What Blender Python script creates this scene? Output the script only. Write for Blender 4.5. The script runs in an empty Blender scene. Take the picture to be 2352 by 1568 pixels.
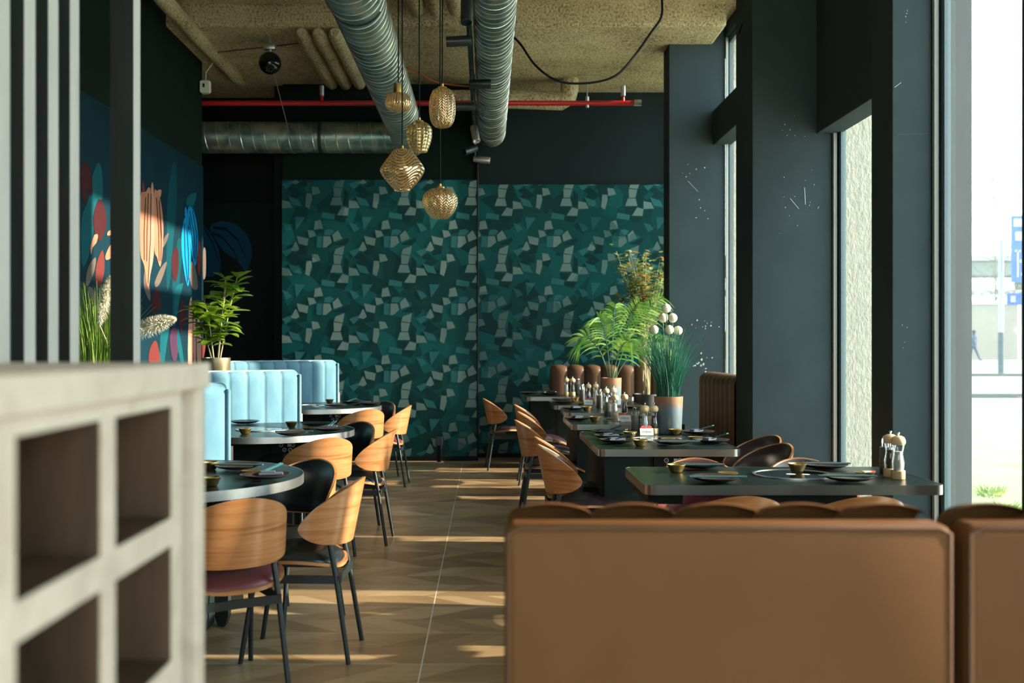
import bpy, bmesh, math, random
from mathutils import Vector, Matrix, Euler
random.seed(7)
PI = math.pi
SC = bpy.context.scene
COL = SC.collection

# ------------------------------------------------------------------ camera, sky, sun, exposure
F = 2400.0; CX = 1118.0; CY = 792.0; H = 1.35            # focal length in pixels of the 2352 frame, vanishing point, eye height
cam_d = bpy.data.cameras.new('camera')
cam_d.sensor_width = 36.0
cam_d.lens = F / 2352.0 * 36.0
cam_d.shift_x = (1176.0 - CX) / 2352.0
cam_d.shift_y = (CY - 784.0) / 2352.0
cam_d.clip_start = 0.05; cam_d.clip_end = 600
cam_d.dof.use_dof = True
cam_d.dof.focus_distance = 6.4
cam_d.dof.aperture_fstop = 2.6
cam = bpy.data.objects.new('camera', cam_d); COL.objects.link(cam)
cam.location = (0, 0, H); cam.rotation_euler = (PI / 2, 0, 0)
SC.camera = cam

world = bpy.data.worlds.new('world'); SC.world = world
world.use_nodes = True
wn = world.node_tree; wn.nodes.clear()
w_out = wn.nodes.new('ShaderNodeOutputWorld')
w_bg = wn.nodes.new('ShaderNodeBackground')
w_bg.inputs['Color'].default_value = (0.74, 0.92, 1.0, 1)
w_bg.inputs['Strength'].default_value = 6.8
wn.links.new(w_bg.outputs[0], w_out.inputs[0])

sun_d = bpy.data.lights.new('sun', 'SUN')
sun_d.energy = 17.0; sun_d.angle = math.radians(0.9); sun_d.color = (1.0, 0.86, 0.68)
sun = bpy.data.objects.new('sun', sun_d); COL.objects.link(sun)
SUN_DIR = Vector((-1.0, 0.045, -0.345)).normalized()
sun.rotation_euler = SUN_DIR.to_track_quat('-Z', 'Y').to_euler()
sun.location = (20, -3, 9)

SC.view_settings.view_transform = 'Standard'
SC.view_settings.look = 'None'
SC.view_settings.exposure = 0.0
SC.view_settings.gamma = 1.0
SC.view_settings.use_curve_mapping = False
SC.cycles.max_bounces = 10
SC.cycles.diffuse_bounces = 5
SC.cycles.transparent_max_bounces = 16
SC.cycles.caustics_reflective = False
SC.cycles.caustics_refractive = False
SC.cycles.sample_clamp_indirect = 6.0

def portal(y0, y1, z0, z1):
    d = bpy.data.lights.new('window_portal', 'AREA'); d.shape = 'RECTANGLE'
    d.size = y1 - y0; d.size_y = z1 - z0; d.cycles.is_portal = True
    o = bpy.data.objects.new('window_portal', d); COL.objects.link(o)
    o.location = (2.72, (y0 + y1) / 2, (z0 + z1) / 2)
    o.rotation_euler = Vector((-1, 0, 0)).to_track_quat('-Z', 'Z').to_euler()
d_ = bpy.data.lights.new('window_portal', 'AREA'); d_.shape = 'RECTANGLE'; d_.size = 4.6; d_.size_y = 3.2; d_.cycles.is_portal = True
o_ = bpy.data.objects.new('window_portal', d_); COL.objects.link(o_); o_.location = (.1, -4.45, 1.7); o_.rotation_euler = Vector((0, 1, 0)).to_track_quat('-Z', 'Z').to_euler()
portal(-4.0, 3.9, 0.1, 4.5); portal(4.3, 12.6, 0.1, 4.5)

def P(px, py, Z):                                        # a point of the photograph at depth Z, in metres
    return Vector(((px - CX) * Z / F, Z, H - (py - CY) * Z / F))
def on_level(px, py, h):                                 # where the sight line meets the horizontal plane of height h
    Z = (H - h) * F / (py - CY)
    return ((px - CX) * Z / F, Z)

# ------------------------------------------------------------------ materials
MATS = {}
def new_mat(name):
    m = bpy.data.materials.new(name); m.use_nodes = True
    nt = m.node_tree; b = nt.nodes['Principled BSDF']
    return m, nt, b
def node(nt, typ, **kw):
    n = nt.nodes.new(typ)
    for k, v in kw.items():
        if k in n.inputs:
            n.inputs[k].default_value = v
        else:
            setattr(n, k, v)
    return n
def coords(nt, scale=(1, 1, 1), kind='Object', rot=(0, 0, 0)):
    tc = node(nt, 'ShaderNodeTexCoord'); mp = node(nt, 'ShaderNodeMapping')
    mp.inputs['Scale'].default_value = scale; mp.inputs['Rotation'].default_value = rot
    nt.links.new(tc.outputs[kind], mp.inputs[0])
    return mp.outputs[0]
def ramp(nt, fac, stops):
    r = node(nt, 'ShaderNodeValToRGB')
    e = r.color_ramp.elements
    while len(e) < len(stops): e.new(0.5)
    for i, (p, c) in enumerate(stops):
        e[i].position = p; e[i].color = (*c, 1)
    nt.links.new(fac, r.inputs[0])
    return r.outputs[0]
def math_n(nt, op, a, b=None, c=None):
    n = node(nt, 'ShaderNodeMath', operation=op)
    for i, v in enumerate((a, b, c)):
        if v is None: continue
        if isinstance(v, (int, float)): n.inputs[i].default_value = v
        else: nt.links.new(v, n.inputs[i])
    return n.outputs[0]
def add_bump(nt, b, fac, strength=0.3, dist=0.01):
    bp = node(nt, 'ShaderNodeBump'); bp.inputs['Strength'].default_value = strength; bp.inputs['Distance'].default_value = dist
    nt.links.new(fac, bp.inputs['Height']); nt.links.new(bp.outputs[0], b.inputs['Normal'])
def M(name, col, rough=0.5, metal=0.0, col2=None, nscale=(6, 6, 6), ndetail=4, bump=0, bscale=None, bdist=0.01, coat=0, sheen=0, spec=None, trans=0, ior=None, emit=None):
    if name in MATS: return MATS[name]
    m, nt, b = new_mat(name)
    b.inputs['Base Color'].default_value = (*col, 1)
    b.inputs['Roughness'].default_value = rough
    b.inputs['Metallic'].default_value = metal
    if spec is not None: b.inputs['Specular IOR Level'].default_value = spec
    if coat: b.inputs['Coat Weight'].default_value = coat; b.inputs['Coat Roughness'].default_value = 0.12
    if sheen:
        b.inputs['Sheen Weight'].default_value = sheen; b.inputs['Sheen Roughness'].default_value = 0.35
        b.inputs['Sheen Tint'].default_value = (0.75, 0.92, 1, 1)
    if trans: b.inputs['Transmission Weight'].default_value = trans
    if ior: b.inputs['IOR'].default_value = ior
    if emit:
        b.inputs['Emission Color'].default_value = (*emit[0], 1); b.inputs['Emission Strength'].default_value = emit[1]
    if col2 is not None:
        nz = node(nt, 'ShaderNodeTexNoise', Scale=1.0, Detail=ndetail)
        nt.links.new(coords(nt, nscale), nz.inputs['Vector'])
        nt.links.new(ramp(nt, nz.outputs['Fac'], [(0.32, col), (0.68, col2)]), b.inputs['Base Color'])
    if bump:
        nz = node(nt, 'ShaderNodeTexNoise', Scale=1.0, Detail=5)
        nt.links.new(coords(nt, bscale or nscale), nz.inputs['Vector'])
        add_bump(nt, b, nz.outputs['Fac'], bump, bdist)
    MATS[name] = m
    return m

PAINT = M('dark slate wall paint', (0.041, 0.057, 0.062), 0.85, col2=(0.048, 0.065, 0.070), nscale=(3, 3, 3), bump=0.05, bscale=(90, 90, 60), spec=0.06)
BLACKPAINT = M('black green wall paint', (0.0055, 0.013, 0.010), 0.8, col2=(0.007, 0.016, 0.0125), nscale=(2, 2, 2), spec=0.12)
BLACK = M('black', (0.003, 0.004, 0.004), 0.6, spec=0.2)
BLACKMET = M('black powder coated steel', (0.010, 0.018, 0.020), 0.38)
STEEL = M('brushed steel', (0.74, 0.71, 0.67), 0.36, 1.0, col2=(0.50, 0.49, 0.47), nscale=(5, 5, 0.6))
CHROME = M('chrome', (0.8, 0.8, 0.8), 0.12, 1.0)
BRASS = M('brass', (0.95, 0.66, 0.27), 0.36, 1.0, col2=(0.80, 0.52, 0.18), nscale=(14, 14, 14))
WHITE = M('white plastic', (0.75, 0.73, 0.62), 0.4)
GALV = None

def wood_mat(name, a, b_, c, rough=0.32, scale=(1.6, 1.6, 26), coat=0.25):
    m, nt, b = new_mat(name)
    v = coords(nt, scale)
    nz = node(nt, 'ShaderNodeTexNoise', Scale=1.0, Detail=6, Distortion=1.3)
    nt.links.new(v, nz.inputs['Vector'])
    fine = node(nt, 'ShaderNodeTexNoise', Scale=1.0, Detail=3)
    nt.links.new(coords(nt, tuple(s * 6 for s in scale)), fine.inputs['Vector'])
    f = math_n(nt, 'ADD', math_n(nt, 'MULTIPLY', nz.outputs['Fac'], 0.8), math_n(nt, 'MULTIPLY', fine.outputs['Fac'], 0.2))
    nt.links.new(ramp(nt, f, [(0.34, c), (0.47, b_), (0.62, a)]), b.inputs['Base Color'])
    b.inputs['Roughness'].default_value = rough
    b.inputs['Coat Weight'].default_value = coat; b.inputs['Coat Roughness'].default_value = 0.25
    MATS[name] = m
    return m
OAK = wood_mat('warm oak veneer', (0.50, 0.225, 0.088), (0.41, 0.168, 0.057), (0.27, 0.093, 0.026))
OAKPALE = wood_mat('pale turned wood', (0.86, 0.60, 0.34), (0.80, 0.53, 0.28), (0.70, 0.43, 0.20), 0.5, (6, 6, 20), 0)
SHELFBROWN = wood_mat('dark brown shelf wood', (0.085, 0.044, 0.021), (0.060, 0.030, 0.014), (0.034, 0.017, 0.008), 0.6, (14, 14, 1.5), 0)  # dark brown tone for the shelf insides and back
GREIGE = wood_mat('pale greige shelf wood', (0.70, 0.575, 0.46), (0.655, 0.53, 0.42), (0.58, 0.46, 0.36), 0.8, (9, 9, 9), 0)  # pale greige tone for the shelf edges, top and end
DARKSLAT = wood_mat('shade toned slat front', (0.012, 0.015, 0.012), (0.008, 0.011, 0.009), (0.005, 0.007, 0.006), 0.85, (30, 30, 3), 0)  # the shade on the slat fronts is put into this colour
SLATEDGE = M('window light toned slat side', (0.56, 0.53, 0.48), 0.7, col2=(0.50, 0.475, 0.43), nscale=(20, 20, 3))  # window light on the slat sides is put into this colour
TOP = None
def tabletop_mat():
    m, nt, b = new_mat('speckled black green tabletop')
    nz = node(nt, 'ShaderNodeTexNoise', Scale=1.0, Detail=2); nt.links.new(coords(nt, (260, 260, 260)), nz.inputs['Vector'])
    nt.links.new(ramp(nt, nz.outputs['Fac'], [(0.45, (0.0045, 0.011, 0.0095)), (0.74, (0.018, 0.030, 0.026))]), b.inputs['Base Color'])
    b.inputs['Roughness'].default_value = 0.28; b.inputs['Specular IOR Level'].default_value = 0.28
    return m
TOP = tabletop_mat()
TANLEATHER = M('tan leather', (0.155, 0.066, 0.021), 0.6, col2=(0.132, 0.054, 0.016), nscale=(3, 3, 3), bump=0.12, bscale=(160, 160, 160), bdist=0.002, spec=0.2)
BROWNLEATHER = M('brown leather', (0.135, 0.064, 0.031), 0.45, col2=(0.110, 0.051, 0.024), nscale=(5, 5, 5), spec=0.3)
BLACKLEATHER = M('black leather', (0.010, 0.013, 0.013), 0.34, bump=0.05, bscale=(120, 120, 120), bdist=0.002)
WINELEATHER = M('burgundy leather', (0.17, 0.035, 0.042), 0.36, col2=(0.145, 0.028, 0.034), nscale=(4, 4, 4))
PLUMLEATHER = M('dark plum leather', (0.030, 0.015, 0.020), 0.36)
VELVET = M('blue velvet', (0.095, 0.235, 0.33), 0.85, col2=(0.17, 0.335, 0.42), nscale=(7, 7, 3), ndetail=6, sheen=1.0, bump=0.1, bscale=(30, 30, 10))
def leaf_mat(name, a, b_, rough=0.35):
    m, nt, b = new_mat(name)
    nz = node(nt, 'ShaderNodeTexNoise', Scale=1.0, Detail=2); nt.links.new(coords(nt, (9, 9, 9)), nz.inputs['Vector'])
    c = ramp(nt, nz.outputs['Fac'], [(0.35, a), (0.65, b_)])
    nt.links.new(c, b.inputs['Base Color']); b.inputs['Roughness'].default_value = rough
    tr = node(nt, 'ShaderNodeBsdfTranslucent'); nt.links.new(c, tr.inputs[0])
    mx = node(nt, 'ShaderNodeMixShader', Fac=0.35)
    nt.links.new(b.outputs[0], mx.inputs[1]); nt.links.new(tr.outputs[0], mx.inputs[2])
    nt.links.new(mx.outputs[0], nt.nodes['Material Output'].inputs[0])
    return m
LEAF = leaf_mat('glossy leaf', (0.07, 0.21, 0.015), (0.38, 0.50, 0.04))
PALM = leaf_mat('palm leaf', (0.07, 0.26, 0.03), (0.32, 0.48, 0.08))
BLADE = leaf_mat('blue green blade', (0.015, 0.12, 0.07), (0.05, 0.22, 0.14), 0.5)
YBLADE = leaf_mat('yellow green blade', (0.10, 0.20, 0.02), (0.28, 0.38, 0.05), 0.5)
FLOWER = leaf_mat('orange blossom', (0.45, 0.16, 0.01), (0.62, 0.30, 0.03), 0.6)
PLUME = leaf_mat('cream plume', (0.80, 0.76, 0.62), (0.88, 0.84, 0.72), 0.9)
PUFF = M('cream felt ball', (0.82, 0.78, 0.55), 0.9, bump=0.5, bscale=(180, 180, 180), bdist=0.004)
STEM = M('pale woody stem', (0.42, 0.34, 0.19), 0.7)
DARKSTEM = M('green stem', (0.05, 0.13, 0.05), 0.6)

def spray_mat():
    m, nt, b = new_mat('sprayed fibre insulation')
    v = coords(nt)
    big = node(nt, 'ShaderNodeTexNoise', Scale=2.2, Detail=3); nt.links.new(v, big.inputs['Vector'])
    fine = node(nt, 'ShaderNodeTexNoise', Scale=44.0, Detail=4, Roughness=0.65); nt.links.new(v, fine.inputs['Vector'])
    f = math_n(nt, 'ADD', math_n(nt, 'MULTIPLY', fine.outputs['Fac'], 0.75), math_n(nt, 'MULTIPLY', big.outputs['Fac'], 0.25))
    nt.links.new(ramp(nt, f, [(0.36, (0.24, 0.165, 0.075)), (0.50, (0.74, 0.58, 0.32)), (0.66, (0.90, 0.78, 0.52))]), b.inputs['Base Color'])
    b.inputs['Roughness'].default_value = 0.95
    add_bump(nt, b, fine.outputs['Fac'], 1.0, 0.045)
    return m
SPRAY = spray_mat()

def floor_mat():
    m, nt, b = new_mat('chevron wood look tile')
    tc = node(nt, 'ShaderNodeTexCoord'); sp = node(nt, 'ShaderNodeSeparateXYZ'); nt.links.new(tc.outputs['Object'], sp.inputs[0])
    x, y = sp.outputs[0], sp.outputs[1]
    ry = math_n(nt, 'SUBTRACT', math_n(nt, 'DIVIDE', y, 0.481), 0.198)
    row = math_n(nt, 'FLOOR', ry); fy = math_n(nt, 'FRACT', ry)
    ay = math_n(nt, 'MULTIPLY', math_n(nt, 'ABSOLUTE', math_n(nt, 'SUBTRACT', fy, 0.5)), 0.481)
    c = math_n(nt, 'DIVIDE', math_n(nt, 'SUBTRACT', x, math_n(nt, 'MULTIPLY', ay, 1.25)), 0.165)
    pid = math_n(nt, 'FLOOR', c)
    cb = node(nt, 'ShaderNodeCombineXYZ'); nt.links.new(pid, cb.inputs[0]); nt.links.new(row, cb.inputs[1])
    side = math_n(nt, 'GREATER_THAN', fy, 0.5); nt.links.new(side, cb.inputs[2])
    wn_ = node(nt, 'ShaderNodeTexWhiteNoise'); nt.links.new(cb.outputs[0], wn_.inputs['Vector'])
    gr = node(nt, 'ShaderNodeTexNoise', Scale=1.0, Detail=5); nt.links.new(coords(nt, (4, 30, 4)), gr.inputs['Vector'])
    f = math_n(nt, 'ADD', math_n(nt, 'MULTIPLY', wn_.outputs['Value'], 0.62), math_n(nt, 'MULTIPLY', gr.outputs['Fac'], 0.38))
    col = ramp(nt, f, [(0.18, (0.235, 0.142, 0.070)), (0.5, (0.345, 0.222, 0.115)), (0.82, (0.47, 0.325, 0.18))])
    gy = math_n(nt, 'LESS_THAN', math_n(nt, 'MULTIPLY', math_n(nt, 'MINIMUM', fy, math_n(nt, 'SUBTRACT', 1.0, fy)), 0.481), 0.0032)
    fx = math_n(nt, 'FRACT', math_n(nt, 'DIVIDE', math_n(nt, 'ADD', x, 0.275), 1.94))
    gx = math_n(nt, 'LESS_THAN', math_n(nt, 'MULTIPLY', math_n(nt, 'MINIMUM', fx, math_n(nt, 'SUBTRACT', 1.0, fx)), 1.94), 0.0032)
    g = math_n(nt, 'MAXIMUM', math_n(nt, 'MULTIPLY', gy, 0.60), gx)
    mx = node(nt, 'ShaderNodeMix', data_type='RGBA'); nt.links.new(g, mx.inputs[0]); nt.links.new(col, mx.inputs[6])
    mx.inputs[7].default_value = (0.62, 0.55, 0.44, 1)
    nt.links.new(mx.outputs[2], b.inputs['Base Color'])
    b.inputs['Roughness'].default_value = 0.34
    return m
FLOOR = floor_mat()

def galv_mat():
    m, nt, b = new_mat('galvanised spiral duct')
    nz = node(nt, 'ShaderNodeTexNoise', Scale=1.0, Detail=5, Distortion=1.0); nt.links.new(coords(nt, (5, 3, 5)), nz.inputs['Vector'])
    nt.links.new(ramp(nt, nz.outputs['Fac'], [(0.38, (0.16, 0.29, 0.29)), (0.5, (0.30, 0.41, 0.37)), (0.66, (0.48, 0.56, 0.48))]), b.inputs['Base Color'])
    b.inputs['Metallic'].default_value = 0.85
    nt.links.new(math_n(nt, 'ADD', math_n(nt, 'MULTIPLY', nz.outputs['Fac'], 0.35), 0.17), b.inputs['Roughness'])
    return m
GALV = galv_mat()

def glass_mat():                                          # a window pane with a faint white veil imitating outdoor haze
    m, nt, b = new_mat('haze veiled window glass'); nt.nodes.remove(b)
    tr = node(nt, 'ShaderNodeBsdfTransparent'); tr.inputs[0].default_value = (0.93, 0.96, 0.95, 1)
    gl = node(nt, 'ShaderNodeBsdfGlossy', Roughness=0.02)
    lw = node(nt, 'ShaderNodeFresnel', IOR=1.45)
    mx = node(nt, 'ShaderNodeMixShader'); nt.links.new(math_n(nt, 'MULTIPLY', lw.outputs[0], 0.25), mx.inputs[0])
    nt.links.new(tr.outputs[0], mx.inputs[1]); nt.links.new(gl.outputs[0], mx.inputs[2])
    du = node(nt, 'ShaderNodeBsdfTranslucent'); du.inputs[0].default_value = (0.9, 0.92, 0.9, 1)
    m2 = node(nt, 'ShaderNodeMixShader', Fac=0.008)
    nt.links.new(mx.outputs[0], m2.inputs[1]); nt.links.new(du.outputs[0], m2.inputs[2])
    nt.links.new(m2.outputs[0], nt.nodes['Material Output'].inputs[0])
    return m
GLASS = glass_mat()
def lustre_mat(name, tint, see, pattern, k1, k2):
    # pressed glass: PATTERN 0 upright ribs, 1 herringbone columns, 2 diamonds, 3 slanting waves
    m, nt, b = new_mat(name)
    tc = node(nt, 'ShaderNodeTexCoord'); sp = node(nt, 'ShaderNodeSeparateXYZ'); nt.links.new(tc.outputs['Object'], sp.inputs[0])
    ang = math_n(nt, 'DIVIDE', math_n(nt, 'ARCTAN2', sp.outputs[1], sp.outputs[0]), 2 * PI); z = sp.outputs[2]
    if pattern == 0: ph = math_n(nt, 'MULTIPLY', ang, k1)
    elif pattern == 1:
        tri = math_n(nt, 'ABSOLUTE', math_n(nt, 'SUBTRACT', math_n(nt, 'FRACT', math_n(nt, 'MULTIPLY', ang, k1)), 0.5))
        ph = math_n(nt, 'SUBTRACT', math_n(nt, 'MULTIPLY', z, k2), math_n(nt, 'MULTIPLY', tri, 2.6)); seam = math_n(nt, 'GREATER_THAN', tri, 0.44)
    elif pattern == 3: ph = math_n(nt, 'ADD', math_n(nt, 'MULTIPLY', z, k2), math_n(nt, 'MULTIPLY', math_n(nt, 'SINE', math_n(nt, 'MULTIPLY', ang, 2 * PI * 3)), 1.6))
    if pattern == 2:
        s1 = math_n(nt, 'SINE', math_n(nt, 'MULTIPLY', math_n(nt, 'ADD', math_n(nt, 'MULTIPLY', ang, k1), math_n(nt, 'MULTIPLY', z, k2)), 2 * PI))
        s2 = math_n(nt, 'SINE', math_n(nt, 'MULTIPLY', math_n(nt, 'SUBTRACT', math_n(nt, 'MULTIPLY', ang, k1), math_n(nt, 'MULTIPLY', z, k2)), 2 * PI))
        wv = math_n(nt, 'MULTIPLY', s1, s2)
    else: wv = math_n(nt, 'SINE', math_n(nt, 'MULTIPLY', ph, 2 * PI))
    hgt = math_n(nt, 'ADD', math_n(nt, 'MULTIPLY', wv, 0.5), 0.5)
    if pattern == 1: hgt = math_n(nt, 'MAXIMUM', hgt, seam)
    nt.links.new(ramp(nt, hgt, [(0.1, tuple(min(1, c * 1.15) for c in tint)), (0.5, tint), (0.9, (tint[0] * .42, tint[1] * .30, tint[2] * .2))]), b.inputs['Base Color'])
    b.inputs['Roughness'].default_value = 0.14; b.inputs['Metallic'].default_value = 0.85
    add_bump(nt, b, hgt, 0.45, 0.004)
    tl = node(nt, 'ShaderNodeBsdfTranslucent'); tl.inputs[0].default_value = (1.0, 0.72, 0.40, 1)
    ms = node(nt, 'ShaderNodeMixShader', Fac=0.22); nt.links.new(b.outputs[0], ms.inputs[1]); nt.links.new(tl.outputs[0], ms.inputs[2])
    tr = node(nt, 'ShaderNodeBsdfTransparent'); tr.inputs[0].default_value = (1.0, 0.84, 0.58, 1)
    mx = node(nt, 'ShaderNodeMixShader')
    nt.links.new(math_n(nt, 'MULTIPLY', math_n(nt, 'ADD', math_n(nt, 'MULTIPLY', hgt, 1.3), 0.15), see), mx.inputs[0])
    nt.links.new(ms.outputs[0], mx.inputs[1]); nt.links.new(tr.outputs[0], mx.inputs[2])
    nt.links.new(mx.outputs[0], nt.nodes['Material Output'].inputs[0])
    return m
AT = (1.0, 0.72, 0.47)
GL_RIB = lustre_mat('amber glass with upright ribs', AT, .5, 0, 34, 0)
GL_HERR = lustre_mat('amber glass with herringbone ribs', AT, .5, 1, 16, 55)
GL_DIA = lustre_mat('smoked gold quilted glass', (0.74, 0.62, 0.36), .42, 2, 11, 22)
GL_WAVE = lustre_mat('amber glass with slanting waves', AT, .42, 3, 0, 48)
def clear_mat():
    m, nt, b = new_mat('clear acrylic'); nt.nodes.remove(b)
    tr = node(nt, 'ShaderNodeBsdfTransparent'); tr.inputs[0].default_value = (.97, .98, .98, 1)
    gl = node(nt, 'ShaderNodeBsdfGlossy', Roughness=0.05); lw = node(nt, 'ShaderNodeLayerWeight', Blend=0.35)
    mx = node(nt, 'ShaderNodeMixShader'); nt.links.new(math_n(nt, 'ADD', math_n(nt, 'MULTIPLY', lw.outputs['Facing'], 0.55), 0.08), mx.inputs[0])
    nt.links.new(tr.outputs[0], mx.inputs[1]); nt.links.new(gl.outputs[0], mx.inputs[2]); nt.links.new(mx.outputs[0], nt.nodes['Material Output'].inputs[0])
    return m
CLEAR = clear_mat()

def perf_mat():
    m, nt, b = new_mat('perforated black metal')
    tc = node(nt, 'ShaderNodeTexCoord'); sp = node(nt, 'ShaderNodeSeparateXYZ'); nt.links.new(tc.outputs['Object'], sp.inputs[0])
    ang = math_n(nt, 'MULTIPLY', math_n(nt, 'ARCTAN2', sp.outputs[1], sp.outputs[0]), 26 / (2 * PI))
    zz = math_n(nt, 'MULTIPLY', sp.outputs[2], 150.0)
    ang = math_n(nt, 'ADD', ang, math_n(nt, 'MULTIPLY', math_n(nt, 'FLOOR', zz), 0.5))
    du = math_n(nt, 'SUBTRACT', math_n(nt, 'FRACT', ang), 0.5); dv = math_n(nt, 'SUBTRACT', math_n(nt, 'FRACT', zz), 0.5)
    d = math_n(nt, 'ADD', math_n(nt, 'MULTIPLY', du, du), math_n(nt, 'MULTIPLY', dv, dv))
    hole = math_n(nt, 'LESS_THAN', d, 0.075)
    mx = node(nt, 'ShaderNodeMix', data_type='RGBA'); nt.links.new(hole, mx.inputs[0])
    mx.inputs[6].default_value = (0.012, 0.014, 0.014, 1); mx.inputs[7].default_value = (0.62, 0.62, 0.58, 1)
    nt.links.new(mx.outputs[2], b.inputs['Base Color']); b.inputs['Roughness'].default_value = 0.3; b.inputs['Metallic'].default_value = 0.5
    return m
PERF = perf_mat()
def pot_mat():                                            # glaze: rust band above, blue grey below
    m, nt, b = new_mat('two tone glazed pot')
    tc = node(nt, 'ShaderNodeTexCoord'); sp = node(nt, 'ShaderNodeSeparateXYZ'); nt.links.new(tc.outputs['Object'], sp.inputs[0])
    nz = node(nt, 'ShaderNodeTexNoise', Scale=14.0, Detail=4); nt.links.new(tc.outputs['Object'], nz.inputs['Vector'])
    f = math_n(nt, 'ADD', math_n(nt, 'DIVIDE', sp.outputs[2], 0.26), math_n(nt, 'MULTIPLY', math_n(nt, 'SUBTRACT', nz.outputs['Fac'], 0.5), 0.14))
    nt.links.new(ramp(nt, f, [(0.62, (0.15, 0.19, 0.21)), (0.74, (0.22, 0.16, 0.12)), (0.86, (0.34, 0.16, 0.075))]), b.inputs['Base Color'])
    b.inputs['Roughness'].default_value = 0.38
    return m
POT = pot_mat()

# ------------------------------------------------------------------ mesh helpers
class MB:
    def __init__(s): s.bm = bmesh.new()
    def _merge(s, t, mi=0, mat=None):
        for f in t.faces: f.material_index = mi
        if mat is not None: bmesh.ops.transform(t, matrix=mat, verts=t.verts)
        me = bpy.data.meshes.new('tmp'); t.to_mesh(me); t.free()
        s.bm.from_mesh(me); bpy.data.meshes.remove(me)
    def box(s, x0, x1, y0, y1, z0, z1, bev=0.0, seg=2, mi=0, mat=None):
        t = bmesh.new(); bmesh.ops.create_cube(t, size=1)
        for v in t.verts:
            v.co = Vector((x0 + (v.co.x + .5) * (x1 - x0), y0 + (v.co.y + .5) * (y1 - y0), z0 + (v.co.z + .5) * (z1 - z0)))
        if bev: bmesh.ops.bevel(t, geom=t.edges[:], offset=bev, segments=seg, affect='EDGES', profile=0.5)
        s._merge(t, mi, mat); return s
    def lathe(s, prof, n=32, c=(0, 0, 0), mi=0, mat=None, mod=None):
        t = bmesh.new(); rings = []
        for j, (r, z) in enumerate(prof):
            if r < 1e-6: rings.append([t.verts.new((0, 0, z))])
            else:
                rg = []
                for i in range(n):
                    a = 2 * PI * i / n
                    rr = r * (mod(a, z, j) if mod else 1)
                    rg.append(t.verts.new((rr * math.cos(a), rr * math.sin(a), z)))
                rings.append(rg)
        for A, B in zip(rings, rings[1:]):
            for i in range(n):
                k = (i + 1) % n
                if len(A) == 1 and len(B) == 1: break
                if len(A) == 1: t.faces.new((A[0], B[k], B[i]))
                elif len(B) == 1: t.faces.new((A[i], A[k], B[0]))
                else: t.faces.new((A[i], A[k], B[k], B[i]))
        bmesh.ops.recalc_face_normals(t, faces=t.faces[:])
        bmesh.ops.translate(t, vec=c, verts=t.verts)
        s._merge(t, mi, mat); return s
    def tube(s, pts, r, n=10, mi=0, caps=True, r_end=None):
        t = bmesh.new(); pts = [Vector(p) for p in pts]; rings = []; L = len(pts)
        up = Vector((0, 0, 1)); prev = None
        for i, p in enumerate(pts):
            d = (pts[min(i + 1, L - 1)] - pts[max(i - 1, 0)]).normalized()
            if prev is None:
                u = d.cross(up)
                if u.length < 1e-3: u = d.cross(Vector((1, 0, 0)))
                u.normalize()
            else:
                u = (prev - d * prev.dot(d)).normalized()
            prev = u; w = d.cross(u)
            rr = r if r_end is None else r + (r_end - r) * i / (L - 1)
            rings.append([t.verts.new(p + rr * (math.cos(2 * PI * k / n) * u + math.sin(2 * PI * k / n) * w)) for k in range(n)])
        for A, B in zip(rings, rings[1:]):
            for k in range(n): t.faces.new((A[k], A[(k + 1) % n], B[(k + 1) % n], B[k]))
        if caps: t.faces.new(rings[0][::-1]); t.faces.new(rings[-1])
        bmesh.ops.recalc_face_normals(t, faces=t.faces[:])
        s._merge(t, mi); return s
    def prism(s, poly, z0, z1, mi=0, bev=0.0, mat=None):
        t = bmesh.new(); a = [t.verts.new((x, y, z0)) for x, y in poly]; b = [t.verts.new((x, y, z1)) for x, y in poly]
        t.faces.new(a[::-1]); t.faces.new(b); n = len(poly)
        for i in range(n): t.faces.new((a[i], a[(i + 1) % n], b[(i + 1) % n], b[i]))
        bmesh.ops.recalc_face_normals(t, faces=t.faces[:])
        if bev: bmesh.ops.bevel(t, geom=[e for e in t.edges if abs(e.verts[0].co.z - e.verts[1].co.z) < 1e-6], offset=bev, segments=2, affect='EDGES')
        s._merge(t, mi, mat); return s
    def face(s, pts, mi=0):
        f = s.bm.faces.new([s.bm.verts.new(p) for p in pts]); f.material_index = mi; return s
    def grid(s, fn, nu, nv, mi=0, close_u=False):
        vs = [[s.bm.verts.new(fn(i / nu, j / nv)) for j in range(nv + 1)] for i in range(nu + 1)]
        for i in range(nu):
            for j in range(nv):
                f = s.bm.faces.new((vs[i][j], vs[i + 1][j], vs[i + 1][j + 1], vs[i][j + 1])); f.material_index = mi
        return vs
    def shell(s, fo, fi, nu, nv, mi=0):                   # two sheets closed by a rim
        A = s.grid(fo, nu, nv, mi); B = s.grid(fi, nu, nv, mi)
        def q(a, b, c, d):
            f = s.bm.faces.new((a, b, c, d)); f.material_index = mi
        for i in range(nu):
            q(A[i][0], A[i + 1][0], B[i + 1][0], B[i][0]); q(A[i][nv], B[i][nv], B[i + 1][nv], A[i + 1][nv])
        for j in range(nv):
            q(A[0][j], B[0][j], B[0][j + 1], A[0][j + 1]); q(A[nu][j], A[nu][j + 1], B[nu][j + 1], B[nu][j])
        bmesh.ops.remove_doubles(s.bm, verts=s.bm.verts[:], dist=1e-5)
        bmesh.ops.recalc_face_normals(s.bm, faces=s.bm.faces[:])
        return s
    def sphere(s, c, r, mi=0, sub=2, sz=1.0):
        t = bmesh.new(); bmesh.ops.create_icosphere(t, subdivisions=sub, radius=r)
        for v in t.verts: v.co.z *= sz; v.co += Vector(c)
        s._merge(t, mi); return s
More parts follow.
